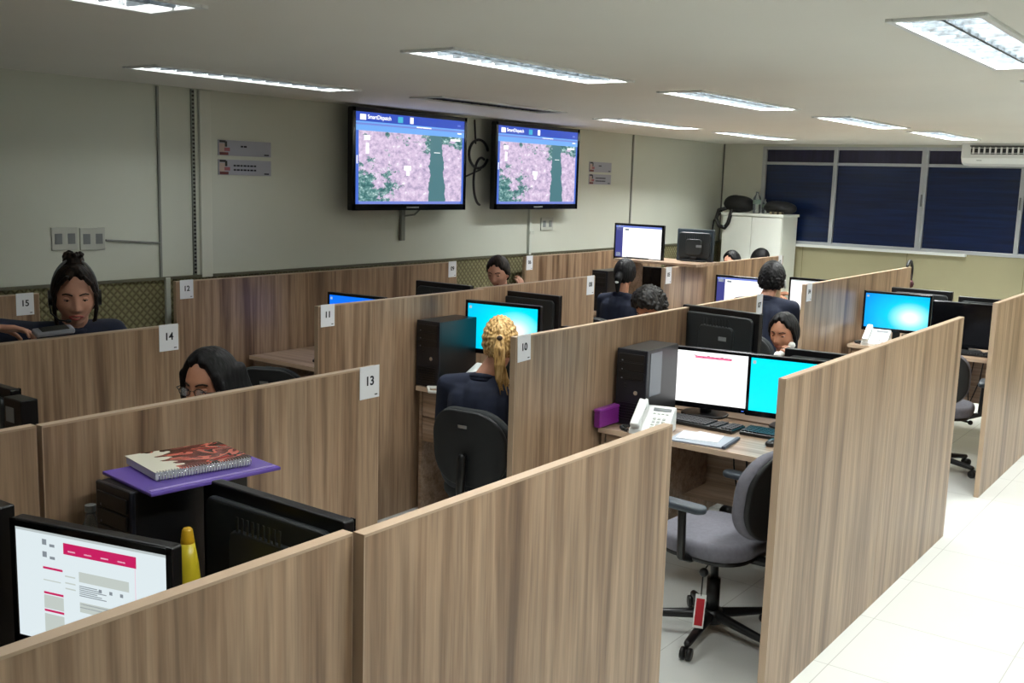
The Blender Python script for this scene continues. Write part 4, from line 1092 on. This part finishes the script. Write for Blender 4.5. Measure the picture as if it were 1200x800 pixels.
        for q in range(-2, 3):
            pts = [Rh @ Vector(p) for p in [(q * .025, -.095, .03), (q * .028, -.105, -.08), (q * .028, -.10, -.22)]]
            for a, b in zip(pts, pts[1:]): G.caps(a, b, .024 * sc, .02 * sc)
    elif hair == 'tied':
        add_pts(G, hair_pts(.017, .004, front=.80, templ=.28, side=-.45, part=1), HF, Rh)
        for a, b, r1, r2 in [((.0, -.10, .0), (.0, -.135, -.03), .034, .03), ((.0, -.135, -.03), (.0, -.135, -.13), .03, .016)]: G.caps(Rh @ Vector(a), Rh @ Vector(b), r1, r2)
    elif hair == 'pony':
        add_pts(G, hair_pts(.014, .006, front=.58, templ=.3, side=-.1, ridge=.0035, back=True), HF, Rh)
        tie = Vector((.0, -.125, .035)); G.caps(Rh @ Vector((0, -.10, .03)), Rh @ tie, .026, .017)
        for q in range(7):
            o = (q - 3) * .0058
            pts = [tie + Vector((o * .4, 0, 0)), Vector((o * 1.1, -.150 + abs(o) * .3, -.01)), Vector((o * 1.1 + .004, -.158 + abs(o) * .2, -.085)), Vector((o * 1.5 + .016, -.150, -.15)), Vector((o * 1.9 + .034, -.135, -.19 - .02 * ((q * 5) % 3)))]
            pts = [Rh @ p for p in pts]
            for i, (a, b) in enumerate(zip(pts, pts[1:])): G.caps(a, b, (.0085, .0085, .008, .006)[i], (.0085, .008, .006, .003)[i], seg=8)
    remeshed(G, 'hair', hm, hv, root, {'curly': 1, 'wavy': 1, 'long': 8}.get(hair, 2))
    if hair == 'pony': MB().caps(Rh @ Vector((0, -.118, .034)), Rh @ Vector((0, -.128, .036)), .0150).build('hair_tie', M_brow, root, True)
    return root, Rh, sh
P1, R1, S1 = person('woman at left with headset, bun and navy polo, holding a grey device over the partition', (-4.275, 2.52, 1.38), -118, 7, 0, body=-112, hip=(-4.66, 2.64, .90), nd=.150, shz=-.015, stand=True,
    hair='bun', hm=M_hairB, sm=M_skinL, sc=1.14, vox=.0045, lips=M_lipR, sleeve=1.3, sw=.165,
    arms={1: ((-4.40, 1.98, 1.30), (-4.075, 2.05, 1.31), Vector((.42, .6, -.05)), Vector((.3, -.1, -1)), .5, 1), -1: ((-4.55, 2.98, 1.05), (-4.42, 3.0, .86), Vector((.3, 0, -1)), Vector((0, -1, 0)), .3)})
P2, R2, S2 = person('woman with long dark hair and glasses, only the top of her head above the partition', (-2.97, 2.25, 1.205), 192, 8, 0, body=180, hair='long', hm=M_hairK, sm=M_skinM, sc=1.05)
P3, R3, S3 = person('blond woman with a ponytail in a navy shirt, seen from behind at a cyan screen', (-2.97, 3.93, 1.175), 36, 2, 0, body=14, off=.06, sw=.19, hair='pony', hm=M_hairY, sm=M_skinL, hv=.0035, lean=.06, sleeve=.9)
P4, R4, S4 = person('man with short dark hair looking down, a hand raised beside his head', (-4.66, 6.12, 1.265), 194, 16, 0, body=180, hair='short', hm=M_hairB, sm=M_skinL,
    arms={-1: ((-4.42, 6.05, .90), (-4.47, 6.16, 1.10), Vector((-.12, .05, 1)), Vector((-1, 0, 0)), .5)})
P5, R5, S5 = person('dark-haired woman seen from behind with white earphones below the raised screen', (-4.34, 7.43, 1.21), 6, 0, 0, body=0, hair='tied', hm=M_hairK, sm=M_skinM, lean=.05)
P6, R6, S6 = person('person with greying curly hair and head bowed, right of the dark-haired woman', (-3.20, 5.80, 1.17), 172, 38, 0, body=180, hair='curly', hm=M_hairC, sm=M_skinM)
P7, R7, S7 = person('person in a navy shirt with white earpiece, seen from behind near the windows', (-3.06, 7.42, 1.265), 10, 4, 0, body=12, hair='wavy', hm=M_hairK, sm=M_skinL, lean=.05, sw=.20, nd=.15, off=.03, sleeve=.95)
P8, R8, S8 = person('person whose dark hair and forehead show beyond the far partition', (-4.60, 10.05, 1.165), 165, 5, 0, body=180, hair='short', hm=M_hairK, sm=M_skinL)
P9, R9, S9 = person('person whose dark hair top alone shows beyond the far partition', (-4.65, 10.90, 1.155), -100, 25, 0, body=-90, hair='short', hm=M_hairK, sm=M_skinM)
P10, R10, S10 = person('young woman with dark parted hair facing left with a white phone at her chin', (-2.37, 5.98, 1.08), 176, 10, 0, body=180, hair='tied', hm=M_hairK, sm=M_skinM, vox=.005,
    arms={-1: ((-2.12, 5.80, .80), (-2.20, 5.76, .90), Vector((-.3, .1, .9)), Vector((-.9, .3, 0)), .5)})
# P1's headset and device
r = thing('headset', 'dark headset with a microphone worn by the woman at the left', 'headset')
MB().tube([(.084 * math.sin(a) , -.01, .01 + .138 * math.cos(a)) for a in np.linspace(-1.65, 1.65, 19)], .005).build('headband', M_grey, r, True, R1)
q = MB()
for s in (-1, 1): q.cyl((s * .078, -.01, -.005), (s * .096, -.01, -.005), .031, seg=20)
q.build('ear_cushion', M_black, r, 'auto', R1)
MB().tube([(.092, .0, -.02), (.088, .05, -.05), (.062, .088, -.068), (.034, .100, -.070)], .0032).ball((.030, .100, -.070), (.012, .008, .008)).build('microphone', M_black, r, True, R1)
r = thing('handheld_device', 'grey handheld device held over the partition by the woman at the left', 'phone', (-3.93, 2.22, 1.296), math.radians(-4))
MB().box((0, 0, 0), (.05, .16, .022), rot=(.04, .35, 0), bev=.008, seg=3).build('body', mat('device_grey', (128, 130, 140), .3, .3), r)
MB().box((0.004, -.0, .0115), (.036, .11, .002), rot=(.04, .35, 0)).build('device_screen', M_offscr, r)
r = thing('glasses', 'thin-framed glasses worn by the woman with long dark hair', 'glasses')
q = MB()
for s in (-1, 1):
    yy = surf(.031, .005) + .014
    q.tube([(s * .032 + .023 * math.cos(a), yy, .004 + .015 * math.sin(a)) for a in np.linspace(0, 2 * PI, 19)], .0016, seg=6)
    q.tube([(s * .055, yy, .008), (s * .083, yy - .02, .008), (s * .084, -.01, .005)], .0016, seg=6)
q.tube([(-.009, yy, .008), (.009, yy, .008)], .0016, seg=6)
q.build('frame', M_black, r, True, R2)
M_lens = mat('lens', (225, 232, 240), .05); M_lens.node_tree.nodes['Principled BSDF'].inputs['Alpha'].default_value = .22
for s in (-1, 1): MB().cyl((s * .032, yy, .004), (s * .032, yy + .0012, .004), .0145, seg=20).build('lens', M_lens, r, False, R2)
# earphones / earpiece / phone at chin
r = thing('earphones', 'small white earphones of the dark-haired woman seen from behind', 'earphones')
MB().ball((-.088, -.005, -.01), (.014, .018, .022)).build('earpiece', M_white, r, True, R5); MB().ball((.0, -.152, -.055), (.018, .012, .015)).build('clip', M_white, r, True, R5)
r = thing('earpiece', 'white earpiece on the right ear of the person in a navy shirt', 'headset')
MB().caps((.098, -.01, .0), (.100, .02, -.05), .009).build('body', M_white, r, True, R7)
r = thing('handset', 'white phone handset held at the chin by the young woman', 'telephone')
MB().caps((-.075, .055, -.06), (-.02, .118, -.105), .018, .018).ball((-.02, .118, -.10), .024).ball((-.078, .05, -.05), .022).build('body', M_white, r, True, R10)
# headset hanging on the far partition end
r = thing('headset', 'black headset hung over the far end of the partition on the right', 'headset', (-2.725, 9.79, PH))
MB().tube([(0, .085 * math.cos(a) , -.045 + .10 * math.sin(a)) for a in np.linspace(-.8, PI - .6, 16)], .014).build('headband', M_black, r, True)
MB().ball((.0, .06, -.16), (.034, .034, .04)).caps((0, .07, -.10), (0, .062, -.14), .014).build('ear_cushion', mat('maroon_foam', (60, 20, 24), .8), r, True)
